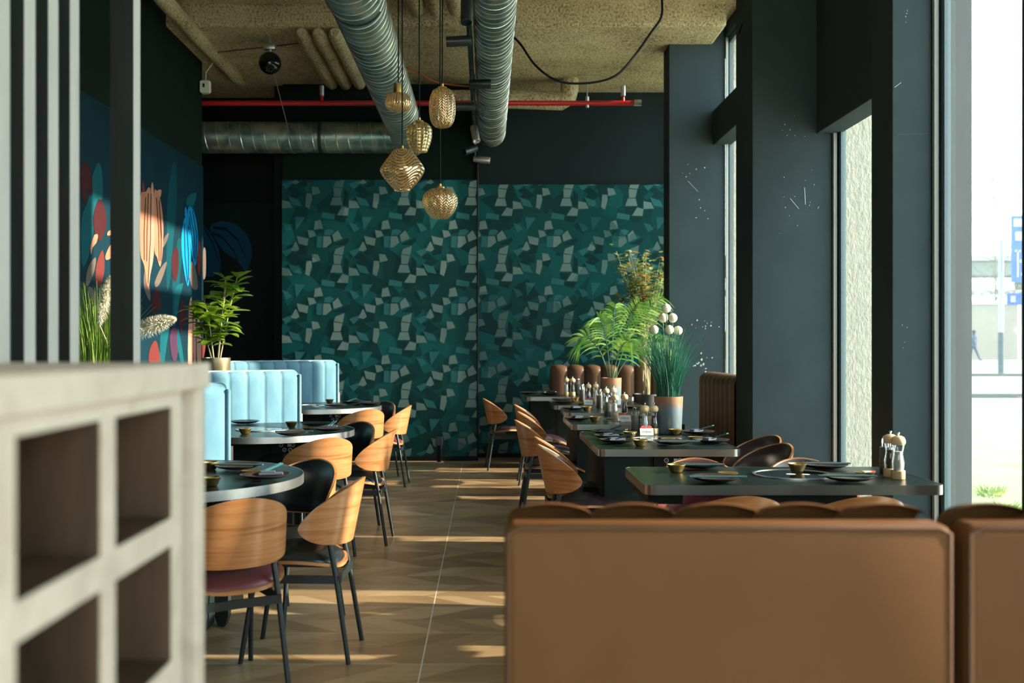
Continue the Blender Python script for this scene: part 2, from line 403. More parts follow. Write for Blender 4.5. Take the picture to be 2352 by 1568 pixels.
    def mesh(s, name, mats, smooth=True, angle=40):
        me = bpy.data.meshes.new(name); s.bm.to_mesh(me); s.bm.free()
        for m in (mats if isinstance(mats, (list, tuple)) else [mats]): me.materials.append(m)
        if smooth:
            me.shade_smooth()
            try: me.set_sharp_from_angle(angle=math.radians(angle))
            except Exception: pass
        return me

def link(name, me, parent=None, loc=(0, 0, 0), rot=(0, 0, 0), label=None):
    o = bpy.data.objects.new(name, me); COL.objects.link(o)
    o.location = loc; o.rotation_euler = rot
    if parent is not None: o.parent = parent
    if label: o['label'] = label
    return o
def tag(o, label, cat, group=None):
    o['label'] = label; o['category'] = cat
    if group: o['group'] = group
    return o
def thing(name, label, cat, loc=(0, 0, 0), rz=0, group=None):
    o = bpy.data.objects.new(name, None); COL.objects.link(o)
    o.empty_display_size = 0.05
    o.location = loc; o.rotation_euler = (0, 0, rz)
    return tag(o, label, cat, group)
def struct(name, me, label=None, parent=None):
    o = link(name, me, parent)
    if parent is None: o['kind'] = 'structure'
    if label: o['label'] = label
    return o
def single(name, mb, mats, label, cat, loc=(0, 0, 0), rz=0, group=None, smooth=True):
    return tag(link(name, mb.mesh(name, mats, smooth) if isinstance(mb, MB) else mb, None, loc, (0, 0, rz)), label, cat, group)
def put(proto, root):                                     # proto: list of (name, mesh, loc, children)
    for name, me, loc, kids in proto:
        o = link(name, me, root, loc)
        for n2, me2, loc2 in kids: link(n2, me2, o, loc2)

def rrect(x0, x1, y0, y1, r, n=6):
    out = []
    for cx, cy, a0 in ((x1 - r, y1 - r, 0), (x0 + r, y1 - r, PI / 2), (x0 + r, y0 + r, PI), (x1 - r, y0 + r, 1.5 * PI)):
        for i in range(n + 1):
            a = a0 + i * PI / 2 / n; out.append((cx + r * math.cos(a), cy + r * math.sin(a)))
    return out
def circle(r, n=64, cx=0, cy=0): return [(cx + r * math.cos(2 * PI * i / n), cy + r * math.sin(2 * PI * i / n)) for i in range(n)]
def ring(mb, outer, inner, z0, z1, mi=0):                 # closed band between two outlines
    t = bmesh.new(); n = len(outer)
    L = [[t.verts.new((x, y, z)) for x, y in o] for o, z in ((outer, z0), (outer, z1), (inner, z1), (inner, z0))]
    for a in range(4):
        A, B = L[a], L[(a + 1) % 4]
        for i in range(n): t.faces.new((A[i], A[(i + 1) % n], B[(i + 1) % n], B[i]))
    bmesh.ops.recalc_face_normals(t, faces=t.faces[:])
    mb._merge(t, mi); return mb

# ------------------------------------------------------------------ the room
XL, XW, ZB = -3.07, 2.43, 12.56
struct('floor', MB().box(-4.6, 2.56, -4.2, 13.4, -0.12, 0.0).mesh('floor', FLOOR, False), 'chevron wood look tile floor with pale grout lines')
cm = MB().box(-4.6, 2.62, -4.2, 10.0, 4.61, 4.80).box(2.3, 2.62, 10.0, 13.4, 4.61, 4.8)
cm.box(-4.6, 2.30, 10.0, 13.4, 4.40, 4.80, 0.03)
struct('ceiling', cm.mesh('ceiling', SPRAY, False), 'ceiling sprayed with rough tan insulation, stepping down at the far end')
struct('wall_back', MB().box(-2.386, 2.6, 12.62, 12.8, 0, 4.61, mi=1).box(-2.386, -0.11, 12.22, 12.62, 0, 4.42).mesh('wall_back', [BLACKPAINT, M('charcoal back wall', (.017, .025, .026), .8, spec=.1)], False))  # lighter charcoal right of the step, black green on the left
struct('wall_recess', MB().box(-4.6, -2.386, 12.9, 13.05, 0, 4.5).box(-2.50, -2.386, 12.3, 12.9, 0, 4.42).mesh('wall_recess', BLACK, False))
struct('wall_left', MB().box(XL - 0.18, XL, -4.2, 11.27, 0, 4.7).mesh('wall_left', BLACKPAINT, False))
struct('wall_rear', MB().box(-4.6, -2.2, -4.4, -4.2, 0, 4.8).box(-2.2, 2.4, -4.4, -4.2, 3.3, 4.8).box(2.4, 2.62, -4.4, -4.2, 0, 4.8).mesh('wall_rear', BLACKPAINT, False))
struct('wall_outer', MB().box(-4.75, -4.6, 11.0, 13.4, 0, 4.8).box(-4.75, -3.25, 10.9, 11.0, 0, 4.8).mesh('wall_outer', BLACK, False))
# the window side: piers, lintels, header
def pier(name, xp, y0, y1, label):
    struct(name, MB().box(xp, XW - 0.01, y0, y1, 0, 4.62, 0.004, 1).mesh(name, PAINT, False), label)
pier('wall_pier', 1.85, 10.60, 10.93, 'slate painted pier beside the palm and the tall grass')
pier('wall_pier', 1.86, 7.32, 7.80, 'slate painted pier with scuffs behind the two plum padded chairs')
pier('wall_pier', 2.205, 5.68, 5.99, 'narrow slate painted pier behind the lone pepper mill set')
pier('wall_pier', 2.20, 3.86, 4.30, 'dark pier at the picture edge')
struct('wall_pier', MB().box(2.31, XW - .01, .45, 1.93, 0, 4.62).box(2.31, XW - .01, 1.93, 2.36, 2.05, 4.62).box(2.31, XW - .01, 2.36, 3.15, 0, 4.62).mesh('wall_pier', PAINT, False), 'unseen pier added beside the tan bench to block the sun')  # added out of view to keep sun off the shelf and slats
struct('wall_lintel', MB().box(2.30, XW + .05, 7.80, 10.60, 3.38, 3.73, 0.004, 1).mesh('lintel', PAINT, False), 'slate beam spanning the gap beside the far pier')
struct('wall_lintel', MB().box(2.31, XW + .05, 5.99, 7.32, 2.83, 4.62, 0.004, 1).mesh('lintel', PAINT, False), 'deep slate beam between the two piers')
struct('wall_right', MB().box(2.42, 2.6, -4.2, 13.0, 4.47, 4.62).box(2.42, 2.56, -4.2, 13.0, 0.0, 0.10).box(2.42, 2.6, 12.4, 13.0, 0, 4.62).box(2.42, 2.6, -4.4, -3.9, 0, 4.62).mesh('wall_right', PAINT, False))
STUCCO = M('cream roughcast', (0.37, 0.345, 0.275), 0.9, col2=(0.29, 0.27, 0.21), nscale=(26, 26, 14), bump=0.8, bscale=(50, 50, 30), bdist=0.02)
FACADE = M('grey facade panel', (0.018, 0.026, 0.031), 0.75, col2=(0.031, 0.040, 0.045), nscale=(16, 16, 2.2), ndetail=6)
BEIGE = M('beige gasket', (0.36, 0.37, 0.33), 0.5)
FRAME = M('slate window frame', (0.07, 0.115, 0.13), 0.4)
for i, (y0, y1, mm) in enumerate(((10.59, 10.95, STUCCO), (7.31, 7.84, STUCCO), (5.67, 6.02, FACADE), (3.8, 4.32, FACADE), (0.4, 1.93, FACADE), (2.36, 3.15, FACADE))):  # the last two clad the added sun-blocking pier
    struct('trim_%d' % (i + 11), MB().box(2.50, 2.86 if mm is STUCCO else 2.632, y0, y1, -0.1, 4.9).mesh('pier_cladding', mm, False), ('cream roughcast' if mm is STUCCO else 'grey panel') + ' cladding outside the pier')
for i, (y0, y1) in enumerate(((10.93, 12.45), (7.80, 10.60), (5.99, 7.32), (4.30, 5.68), (3.15, 3.86), (-3.9, 0.45))):
    o = struct('window_%d' % (i + 1), MB().box(2.470, 2.478, y0 + .02, y1 - .02, 0.12, 4.46).mesh('pane', GLASS, False), 'tall clear window between two piers')
    fm = MB()
    for a, b in ((y0, y0 + .05), (y1 - (.020 if i == 1 else .07), y1)): fm.box(2.458, 2.492, a, b, 0.1, 4.47)
    fm.box(2.458, 2.492, y0, y1, 0.1, 0.16).box(2.458, 2.492, y0, y1, 4.41, 4.47)
    link('window_frame', fm.mesh('window_frame', FRAME, False), o)
    link('gasket', MB().box(2.421, 2.444, y1 - .03, y1 - .001, 0.1, 4.46).mesh('gasket', BEIGE, False), o)
o = struct('window_7', MB().box(-2.2, 2.4, -4.31, -4.30, 0.1, 3.3).mesh('pane', GLASS, False), 'wide window behind the camera')
link('window_frame', MB().box(-2.2, -2.12, -4.36, -4.25, 0, 3.3).box(2.32, 2.4, -4.36, -4.25, 0, 3.3).box(.06, .14, -4.36, -4.25, 0, 3.3).box(-2.2, 2.4, -4.36, -4.25, 0, .1).mesh('window_frame', FRAME, False), o)
# skirting below the papered walls
struct('baseboard_back', MB().box(-2.386, -0.11, 12.165, 12.18, 0, 0.055).box(-0.1, 1.9, 12.545, 12.56, 0, 0.05).mesh('baseboard', BLACK, False))

# papered wall: a repeating facet pattern, one mesh per papered section
def facet_mat(name, cols, sc):
    m, nt, b = new_mat(name)
    v = coords(nt)
    vo = node(nt, 'ShaderNodeTexVoronoi', Scale=sc); nt.links.new(v, vo.inputs['Vector'])
    s_ = node(nt, 'ShaderNodeSeparateColor'); nt.links.new(vo.outputs['Color'], s_.inputs[0])
    st = node(nt, 'ShaderNodeTexNoise', Scale=1.0, Detail=3, Distortion=0.4); nt.links.new(coords(nt, (150, 20, 12), rot=(0, 0.35, 0)), st.inputs['Vector'])
    f = math_n(nt, 'ADD', math_n(nt, 'MULTIPLY', s_.outputs[0], 0.72), math_n(nt, 'MULTIPLY', st.outputs['Fac'], 0.28))
    nt.links.new(ramp(nt, f, [(0.2, cols[0]), (0.5, cols[1]), (0.8, cols[2])]), b.inputs['Base Color'])
    b.inputs['Roughness'].default_value = 0.5; b.inputs['Specular IOR Level'].default_value = 0.18
    add_bump(nt, b, st.outputs['Fac'], 0.12, 0.004)
    return m
PB = facet_mat('teal facet paper', ((0.0008, 0.038, 0.038), (0.0015, 0.064, 0.063), (0.003, 0.095, 0.094)), 4.4)
PL = facet_mat('silver straw facet', ((0.065, 0.135, 0.127), (0.110, 0.185, 0.170), (0.175, 0.25, 0.228)), 1.0)
PM_ = facet_mat('mid teal facet', ((0.010, 0.092, 0.098), (0.018, 0.12, 0.125), (0.03, 0.15, 0.152)), 1.0)
PD = facet_mat('deep teal facet', ((0.0006, 0.026, 0.027), (0.001, 0.031, 0.032), (0.001, 0.037, 0.037)), 1.0)
LIGHT = [[(310,405),(358,392),(380,465),(302,475)], [(248,478),(300,485),(322,525),(262,545)], [(155,527),(255,550),(245,612),(172,595)],
 [(142,578),(152,578),(178,642),(150,660),(106,650)], [(383,530),(438,530),(455,582),(405,625),(378,628)], [(460,520),(505,480),(545,550),(470,578)],
 [(485,640),(562,610),(548,690),(472,680)], [(470,687),(545,697),(528,765),(472,765)], [(462,772),(530,772),(547,838),(440,838)],
 [(283,680),(335,685),(358,735),(290,752)], [(238,738),(282,740),(285,790),(262,868),(228,850)], [(600,795),(665,808),(692,860),(600,865)],
 [(545,850),(600,865),(590,925),(498,922)]]
MID = [[(395,478),(440,470),(475,488),(445,522),(385,520)], [(325,530),(381,530),(376,628),(322,624)], [(655,760),(745,790),(775,850),(690,835)],
 [(370,895),(480,915),(475,960),(362,945)], [(710,365),(800,370),(725,480)], [(600,985),(655,1000),(690,1040),(640,1066)], [(600,660),(690,625),(695,650),(640,705)]]
DARK = [[(640,702),(700,672),(795,745),(735,762)], [(560,700),(600,740),(590,850),(548,838)], [(470,600),(590,540),(600,570),(560,608)], [(440,848),(535,852),(485,925),(440,900)],
 [(385,480),(322,520),(330,470)], [(480,925),(590,930),(560,985),(470,960)], [(60,790),(150,700),(200,760),(110,800)], [(205,560),(250,600),(240,680),(160,690)]]
def paper(name, x0, x1, z0, z1, y, ox, oz, label):
    mb = MB(); mb.box(x0, x1, y, y + 0.036, z0, z1)
    T = 0.785
    for k, (polys, mi) in enumerate(((DARK, 3), (MID, 2), (LIGHT, 1))):
        for i in range(-1, 8):
            for j in range(-2, 6):
                for p in polys:
                    q = [(ox + (i + (a - 80) / 573.0) * T, oz - (j + (b - 385) / 570.0) * T) for a, b in p]
                    q = [(min(max(a, x0), x1), min(max(b, z0), z1)) for a, b in q]
                    area = sum(q[n][0] * q[(n + 1) % len(q)][1] - q[(n + 1) % len(q)][0] * q[n][1] for n in range(len(q)))
                    if abs(area) < 8e-4: continue
                    if area < 0: q = q[::-1]
                    mb.face([(a, y - 0.0008 * (k + 1) - 0.00006 * polys.index(p), b) for a, b in q], mi)
    struct(name, mb.mesh(name, [PB, PL, PM_, PD], False), label)
paper('wall_papered', -2.386, -0.112, 0.055, 3.274, 12.18, -2.318, 2.817, 'teal facet papered wall section behind the blue booths')
paper('wall_papered', -0.10, 2.45, 0.05, 3.277, 12.56, -0.398, 2.858, 'brighter teal facet papered wall section behind the window tables')
struct('trim_5', MB().box(-0.116, -0.100, 12.17, 12.56, 0, 4.42).mesh('corner_strip', BLACK, False), 'black corner strip at the step of the papered wall')

# painted flowers on the long side wall and in the recess
def flat(name, c, rough=0.6): return M(name, c, rough, spec=0.12, col2=tuple(v * 0.82 for v in c), nscale=(5, 5, 2))
MUR = [flat('mural navy', (0.004, 0.026, 0.040)), flat('mural salmon', (0.46, 0.18, 0.105)), flat('mural blue', (0.006, 0.22, 0.48)), flat('mural teal', (0.006, 0.085, 0.105)),
       flat('mural wine', (0.055, 0.012, 0.014)), flat('mural taupe', (0.13, 0.10, 0.085)), flat('mural outline', (0.09, 0.035, 0.025)), flat('mural red', (0.15, 0.030, 0.026)),
       flat('mural pink', (0.48, 0.23, 0.17)), flat('mural violet', (0.07, 0.028, 0.06)), flat('mural deep teal', (0.004, 0.055, 0.072))]
SHAPES = [(10, [(690,70),(712,130),(715,400),(690,620),(670,900),(640,1000),(640,500),(655,250)]), (10, [(720,640),(760,700),(740,900),(715,1200),(690,1280),(680,1000)]),
 (3, [(785,340),(820,305),(862,300),(840,380),(820,420),(800,395),(785,385)]), (3, [(130,80),(160,130),(165,330),(120,430),(90,640),(50,800),(15,820),(10,500),(60,350),(90,180)]),
 (3, [(700,1000),(760,960),(740,1050),(715,1200),(690,1280),(690,1100)]), (3, [(600,1290),(660,1270),(640,1400),(620,1540),(590,1540)]),
 (5, [(640,800),(625,870),(590,960),(560,990),(552,950),(595,850)]), (5, [(655,590),(640,650),(610,700),(620,630)]), (5, [(115,770),(105,870),(60,980),(40,960),(60,840)]), (5, [(480,840),(500,900),(520,1060),(505,1080),(470,980)]),
 (5, [(820,800),(850,850),(870,990),(830,1000),(805,900)]), (5, [(60,985),(100,1010),(125,1080),(90,1120),(65,1040)]),
 (4, [(45,75),(80,150),(92,300),(70,310),(55,250),(45,370),(15,330),(5,120)]), (4, [(135,345),(180,400),(192,540),(150,650),(110,600),(95,480)]),
 (4, [(700,700),(722,720),(725,850),(705,950),(680,900),(675,780)]), (4, [(565,1000),(592,1060),(596,1170),(570,1150),(545,1200),(525,1140),(540,1050)]), (4, [(750,1080),(775,1150),(780,1280),(762,1260),(745,1330),(728,1250),(730,1150)]),
 (7, [(165,715),(180,850),(150,980),(115,950),(120,820)]), (7, [(875,650),(890,700),(888,850),(875,910),(863,800)]), (7, [(555,1380),(580,1450),(588,1540),(508,1540),(515,1440)]),
 (1, [(105,605),(130,605),(120,660),(90,700),(80,750),(74,700),(90,640)]), (1, [(215,690),(240,680),(240,760),(195,790),(185,760)]), (1, [(205,580),(240,570),(240,600),(200,610)]),
 (9, [(690,1280),(720,1320),(725,1440),(700,1540),(670,1480),(662,1340)]), (3, [(720,1290),(745,1400),(765,1545),(740,1545),(715,1400)]),
 (8, [(808,1090),(825,1100),(830,1545),(795,1545),(800,1200)]), (8, [(835,1245),(850,1240),(852,1545),(836,1545)]), (8, [(860,1250),(885,1260),(892,1545),(862,1545)]), (7, [(895,1380),(925,1370),(922,1440),(905,1520),(893,1470)]), (5, [(905,720),(925,720),(925,900),(905,920)]),
 (7, [(457,205),(470,240),(475,290),(457,330)]), (8, [(565,285),(597,275),(588,330)]),
 (1, [(440,330),(480,290),(500,260),(512,262),(518,300),(514,600),(505,760),(497,1000),(470,830),(440,720)]),
 (1, [(545,290),(565,285),(590,350),(608,470),(612,600),(605,740),(588,840),(565,770),(546,720),(542,500)]),
 (8, [(530,218),(542,300),(546,560),(540,760),(515,900),(500,1010),(503,800),(512,500),(518,300)]),
 (2, [(770,480),(790,540),(812,650),(814,800),(805,920),(793,985),(770,900),(750,760),(744,640),(755,540)]),
 (2, [(800,400),(825,410),(850,480),(867,600),(866,720),(850,835),(830,790),(815,680),(802,560),(792,450)]), (2, [(775,398),(790,450),(797,540),(785,530),(770,460)])]
LINES = [(6, [(500,300),(490,600),(488,800)]), (6, [(520,300),(515,650),(498,960)]), (6, [(480,330),(468,600),(470,790)]), (6, [(560,330),(575,560),(580,800)]), (6, [(580,350),(596,600),(592,800)]),
 (0, [(765,520),(770,750),(790,960)]), (0, [(785,560),(796,740),(796,940)]), (0, [(806,430),(838,600),(848,800)]), (0, [(800,470),(822,640),(838,780)]), (0, [(826,430),(856,600),(856,780)])]
mb = MB(); mb.box(XL, XL + 0.012, 2.0, 11.27, 0.3, 3.27, mi=0)
def mural_pt(zx, zy, off):
    px, py = 180 + zx / 3.2, 350 + zy / 3.2
    Z = -XL * F / (CX - px)
    return (XL + off, Z, H + (CY - py) * Z / F)
def ccw_area(q): return sum(q[n][1] * q[(n + 1) % len(q)][2] - q[(n + 1) % len(q)][1] * q[n][2] for n in range(len(q)))
def smooth_poly(p, k=3):                                  # rounds a hand drawn outline
    out = []; n = len(p)
    for i in range(n):
        p0, p1, p2, p3 = (Vector(p[(i + d) % n]) for d in (-1, 0, 1, 2))
        for t in range(k):
            u = t / k
            out.append(tuple(0.5 * ((2 * p1) + (p2 - p0) * u + (2 * p0 - 5 * p1 + 4 * p2 - p3) * u * u + (3 * p1 - p0 - 3 * p2 + p3) * u ** 3)))
    return out
for n, (mi, pl) in enumerate(SHAPES):
    q = [mural_pt(a, b, 0.0126 + 0.00012 * n) for a, b in smooth_poly(pl)]
    if ccw_area(q) < 0: q = q[::-1]
    mb.face(q, mi)
for n, (mi, ln) in enumerate(LINES):
    pts = [mural_pt(a, b, 0.0185 + 0.0002 * n) for a, b in ln]
    for p, q_ in zip(pts, pts[1:]):
        w = 0.011
        q = [(p[0], p[1] - w, p[2]), (p[0], p[1] + w, p[2]), (q_[0], q_[1] + w, q_[2]), (q_[0], q_[1] - w, q_[2])]
        if ccw_area(q) < 0: q = q[::-1]
        mb.face(q, mi)
struct('wall_mural', mb.mesh('wall_mural', MUR, False), 'side wall painted with tall salmon, blue and wine coloured tulips on navy')
RM = [flat('recess navy', (0.012, 0.022, 0.020)), flat('recess petal', (0.012, 0.075, 0.15)), flat('recess vein', (0.006, 0.02, 0.035))]
mb = MB(); mb.box(-3.6, -2.55, 12.87, 12.9, 1.1, 3.1)
def rec(zx, zy, off):
    px, py = 440 + zx / 3.075, 350 + zy / 3.075
    return tuple(P(px, py, 12.87 - off))
for n, (mi, pl) in enumerate([(1, [(20,520),(80,510),(150,600),(200,720),(190,860),(60,860),(20,700)]), (1, [(135,525),(180,492),(250,488),(330,520),(400,600),(428,690),(410,790),(380,840),(320,760),(230,700),(150,580)]),
                              (0, [(120,480),(250,430),(405,395),(340,470),(250,470)])]):
    q = [rec(a, b, 0.002 + 0.0006 * n) for a, b in smooth_poly(pl)]
    mb.face(q, mi)
for n, ln in enumerate([[(150,530),(240,540),(330,620),(380,740)], [(150,570),(220,600),(300,700),(330,780)], [(90,530),(150,640),(190,760)]]):
    for a, b in zip(ln, ln[1:]):
        p, q_ = rec(*a, 0.006), rec(*b, 0.006)
        mb.face([(p[0], p[1], p[2] - .018), (q_[0], q_[1], q_[2] - .018), (q_[0], q_[1], q_[2] + .018), (p[0], p[1], p[2] + .018)], 2)
struct('wall_recess_mural', mb.mesh('recess_mural', RM, False), 'dark recess wall painted with one big blue flower')

# paint chips and scratches on the piers
CHIP = M('bare plaster chip', (0.62, 0.66, 0.66), 0.8)
mb = MB()
random.seed(21)
def chips(cx, cy, n, sx, sy, Z, size):
    for _ in range(n):
        p = P(cx + random.gauss(0, sx), cy + random.gauss(0, sy), Z)
        a, b = random.uniform(.3, 1.1) * size, random.uniform(.3, 1.3) * size
        mb.face([(p.x - a, p.y, p.z), (p.x, p.y, p.z - b), (p.x + a * .8, p.y, p.z + b * .2), (p.x + a * .1, p.y, p.z + b)], 0)
chips(1610, 835, 16, 14, 14, 10.596, .012); chips(1615, 745, 12, 22, 7, 10.596, .008); chips(1600, 400, 6, 20, 10, 10.596, .008); chips(1616, 480, 5, 8, 14, 10.596, .009)
chips(1820, 300, 8, 18, 20, 7.316, .004); chips(1830, 455, 14, 30, 28, 7.316, .004); chips(2085, 40, 4, 12, 14, 5.676, .004); chips(2075, 760, 4, 8, 20, 5.676, .003)
for (a, b, c, d, Z) in ((1815, 455, 1835, 480, 7.315), (1822, 490, 1870, 492, 7.315), (1848, 430, 1850, 470, 7.315), (1580, 415, 1603, 440, 10.595), (2055, 200, 2070, 190, 5.675), (2060, 308, 2130, 307, 5.675)):
    p, q = P(a, b, Z), P(c, d, Z); w = .0016
    mb.face([(p.x - w, p.y, p.z - w), (p.x + w, p.y, p.z - w), (q.x + w, q.y, q.z + w), (q.x - w, q.y, q.z + w)], 0)
struct('wall_paint_chips', mb.mesh('chips', CHIP, False), 'white paint chips and scratches on the slate piers')

# ------------------------------------------------------------------ overhead
def rib_run(name, x, y0, y1, z, r, label, group, end_round=True):
    mb = MB()
    ys = [y0 + (y1 - y0) * i / 24 for i in range(25)]
    rad = [r] * 25
    t = bmesh.new(); rings = []
    for i, yy in enumerate(ys):
        rr = r * (0.55 if i in (0, 24) else (0.9 if i in (1, 23) else 1)) * (1 + random.uniform(-.06, .06))
        rings.append([t.verts.new((x + rr * math.cos(2 * PI * k / 16) * (1 + random.uniform(-.04, .04)), yy, z + rr * math.sin(2 * PI * k / 16))) for k in range(16)])
    for A, B in zip(rings, rings[1:]):
        for k in range(16): t.faces.new((A[k], A[(k + 1) % 16], B[(k + 1) % 16], B[k]))
    t.faces.new(rings[0]); t.faces.new(rings[-1]); bmesh.ops.recalc_face_normals(t, faces=t.faces[:])
    mb._merge(t)
    return single(name, mb, SPRAY, label, 'pipe', group=group)
for x, w in ((-1.78, 'outermost'), (-1.62, 'middle'), (-1.46, 'innermost')):
    rib_run('insulated_pipe', x, 10.02, 12.1, 4.35, 0.075, 'insulation coated ceiling pipe, %s of the three beside the big slanting duct' % w, 'insulated pipes by the slanting duct')
for x, w in ((-0.66, 'first'), (-0.48, 'second'), (-0.29, 'third')):
    rib_run('insulated_pipe', x, 7.2, 9.93, 4.51, 0.085, 'insulation coated pipe ending at the ceiling step above the pendants, %s from the slanting duct' % w, 'insulated pipes above the pendants')
rib_run('insulated_ridge', -2.84, 7.5, 12.1, 4.38, 0.07, 'pale insulation coated ridge where the ceiling meets the mural wall', None)
mb = MB()
pts = [(0.28, 12.0, 4.17), (0.6, 12.0, 4.16), (0.86, 12.0, 4.15), (0.93, 12.0, 4.19), (0.95, 12.0, 4.28), (0.95, 12.0, 4.41)]
mb.tube(pts, 0.105, 14).tube([(-0.62, 12.0, 4.17), (0.28, 12.0, 4.17)], 0.105, 14)
single('insulated_elbow_pipe', mb, SPRAY, 'lumpy insulation coated pipe bending up into the ceiling behind the red pipe', 'pipe')

def duct(name, axis_pts, r, label, pitch=0.12, bands=(), helix=True):
    root = thing(name, label, 'duct')
    a, b = Vector(axis_pts[0]), Vector(axis_pts[-1])
    link('duct_tube', MB().tube([a + (b - a) * i / 12 for i in range(13)], r, 48).mesh('duct_tube', GALV, True), root)
    L = (b - a).length; d = (b - a).normalized()
    u = d.cross(Vector((0, 0, 1))).normalized(); w = d.cross(u)
    if helix:
        n = int(L / pitch * 28); pts = []
        for i in range(n):
            s_ = L * i / (n - 1); an = 2 * PI * s_ / pitch
            pts.append(a + d * s_ + (r + 0.001) * (math.cos(an) * u + math.sin(an) * w))
        link('spiral_seam', MB().tube(pts, 0.0045, 5).mesh('spiral_seam', STEEL, True), root)
    for s_ in bands:
        c = a + d * s_
        link('band', MB().tube([c - d * .02, c + d * .02], r + .009, 48).mesh('band', BLACKMET, True), root)
    return root
duct('ventilation_duct', [(0.057, 0.5, 3.865), (0.057, 12.45, 3.865)], 0.160, 'straight galvanised spiral duct running to the papered wall', 0.105)
duct('ventilation_duct', [(-0.88, 0.5, 3.69), (-0.88, 7.0, 3.69)], 0.196, 'wider front length of the slanting galvanised duct', 0.11)
duct('ventilation_duct', [(-0.88, 7.0, 3.69), (-0.88, 12.0, 3.69)], 0.185, 'long slanting galvanised duct with a black joint above the pendants', 0.105, bands=(0.03,))
d3 = duct('ventilation_duct', [(-3.6, 12.0, 3.73), (-1.02, 12.0, 3.73)], 0.178, 'galvanised cross duct below the red pipe', 0.135, bands=(1.70,))
link('elbow_collar', MB().tube([(-1.06, 12.0, 3.73), (-0.98, 12.0, 3.72), (-0.90, 11.96, 3.70)], 0.186, 32).mesh('elbow_collar', GALV), d3)

red = M('red sprinkler paint', (0.50, 0.012, 0.016), 0.3, coat=0.3)
root = thing('sprinkler_pipe', 'bright red sprinkler pipe crossing the room below the ceiling', 'pipe')
link('pipe_run', MB().tube([(-3.4, 11.5, 4.01), (1.66, 11.5, 4.01)], 0.028, 14).mesh('pipe_run', red), root)
link('end_cap', MB().tube([(1.62, 11.5, 4.01), (1.70, 11.5, 4.01)], 0.038, 14).mesh('end_cap', CHROME), root)
for x, dr in ((-1.815, .028), (1.50, .028)):
    link('sprinkler_head', MB().tube([(x, 11.5, 4.03), (x, 11.5, 4.09)], .018, 10).tube([(x, 11.5, 4.09), (x, 11.5, 4.2)], .027, 10, mi=1).mesh('sprinkler_head', [red, STEEL]), root)
link('hanger_rod', MB().tube([(1.105, 11.5, 4.0), (1.105, 11.5, 4.4)], .007, 8).tube([(1.105, 11.5, 3.96), (1.105, 11.5, 4.08)], .02, 10).mesh('hanger_rod', STEEL), root)

# track lighting
RX, RZ = -0.135, 3.80
root = thing('track_rail', 'black lighting track hung alongside the straight duct', 'rail', (RX, 0, 0))
link('rail_profile', MB().box(-.022, .022, 1.5, 12.3, RZ - .02, RZ + .02, .004).mesh('rail_profile', BLACKMET, False), root)
for y in (3.0, 6.0, 9.0, 11.8): link('suspension_rod', MB().tube([(0, y, RZ), (0, y, 4.6 if y < 10 else 4.4)], .006, 8).mesh('suspension_rod', BLACKMET), root)
def spot(y, ang, tilt, label, met=False, drop=.10):
    r_ = thing('spotlight', label, 'spotlight', (RX, y, RZ - .02), 0, 'spotlights on the ceiling track')
    link('adapter', MB().box(-.02, .02, -.09, .09, -.045, 0, .004).mesh('adapter', BLACKMET, False), r_)
    link('stem', MB().tube([(0, 0, -.03), (0, 0, -drop - .02)], .011, 10).mesh('stem', BLACKMET), r_)
    can = link('lamp_can', MB().lathe([(0, -.02), (.036, -.02), (.04, -.012), (.04, .17), (.036, .172), (.034, .15), (0, .15)], 24).mesh('lamp_can', STEEL if met else BLACKMET), r_, (0, 0, -drop - .03))
    can.rotation_euler = (tilt * math.cos(ang + PI / 2) * 0, 0, 0)
    dirv = Vector((math.cos(ang) * math.cos(tilt), math.sin(ang) * math.cos(tilt), math.sin(tilt)))
    can.rotation_euler = dirv.to_track_quat('Z', 'Y').to_euler()
    return r_
spot(7.0, -PI / 2, -1.2, 'black track spotlight pointing down over the pendants, first along the track')
spot(7.9, PI, -0.05, 'black track spotlight pointing sideways to the booths, first of its kind along the track')
spot(9.1, 0, 0.02, 'black track spotlight crossing in front of the straight duct', drop=.13)
spot(10.0, PI, 0.0, 'black track spotlight pointing to the booths at the height of the far pendant', drop=.12)
spot(11.1, -1.2, -1.1, 'silver lit track spotlight hanging straight down', True, .10)
spot(11.7, -2.4, -0.35, 'dark track spotlight turned to show its round face', drop=.2)
spot(12.15, 0, -0.12, 'silver lit spotlight at the far end of the track', True, .24)

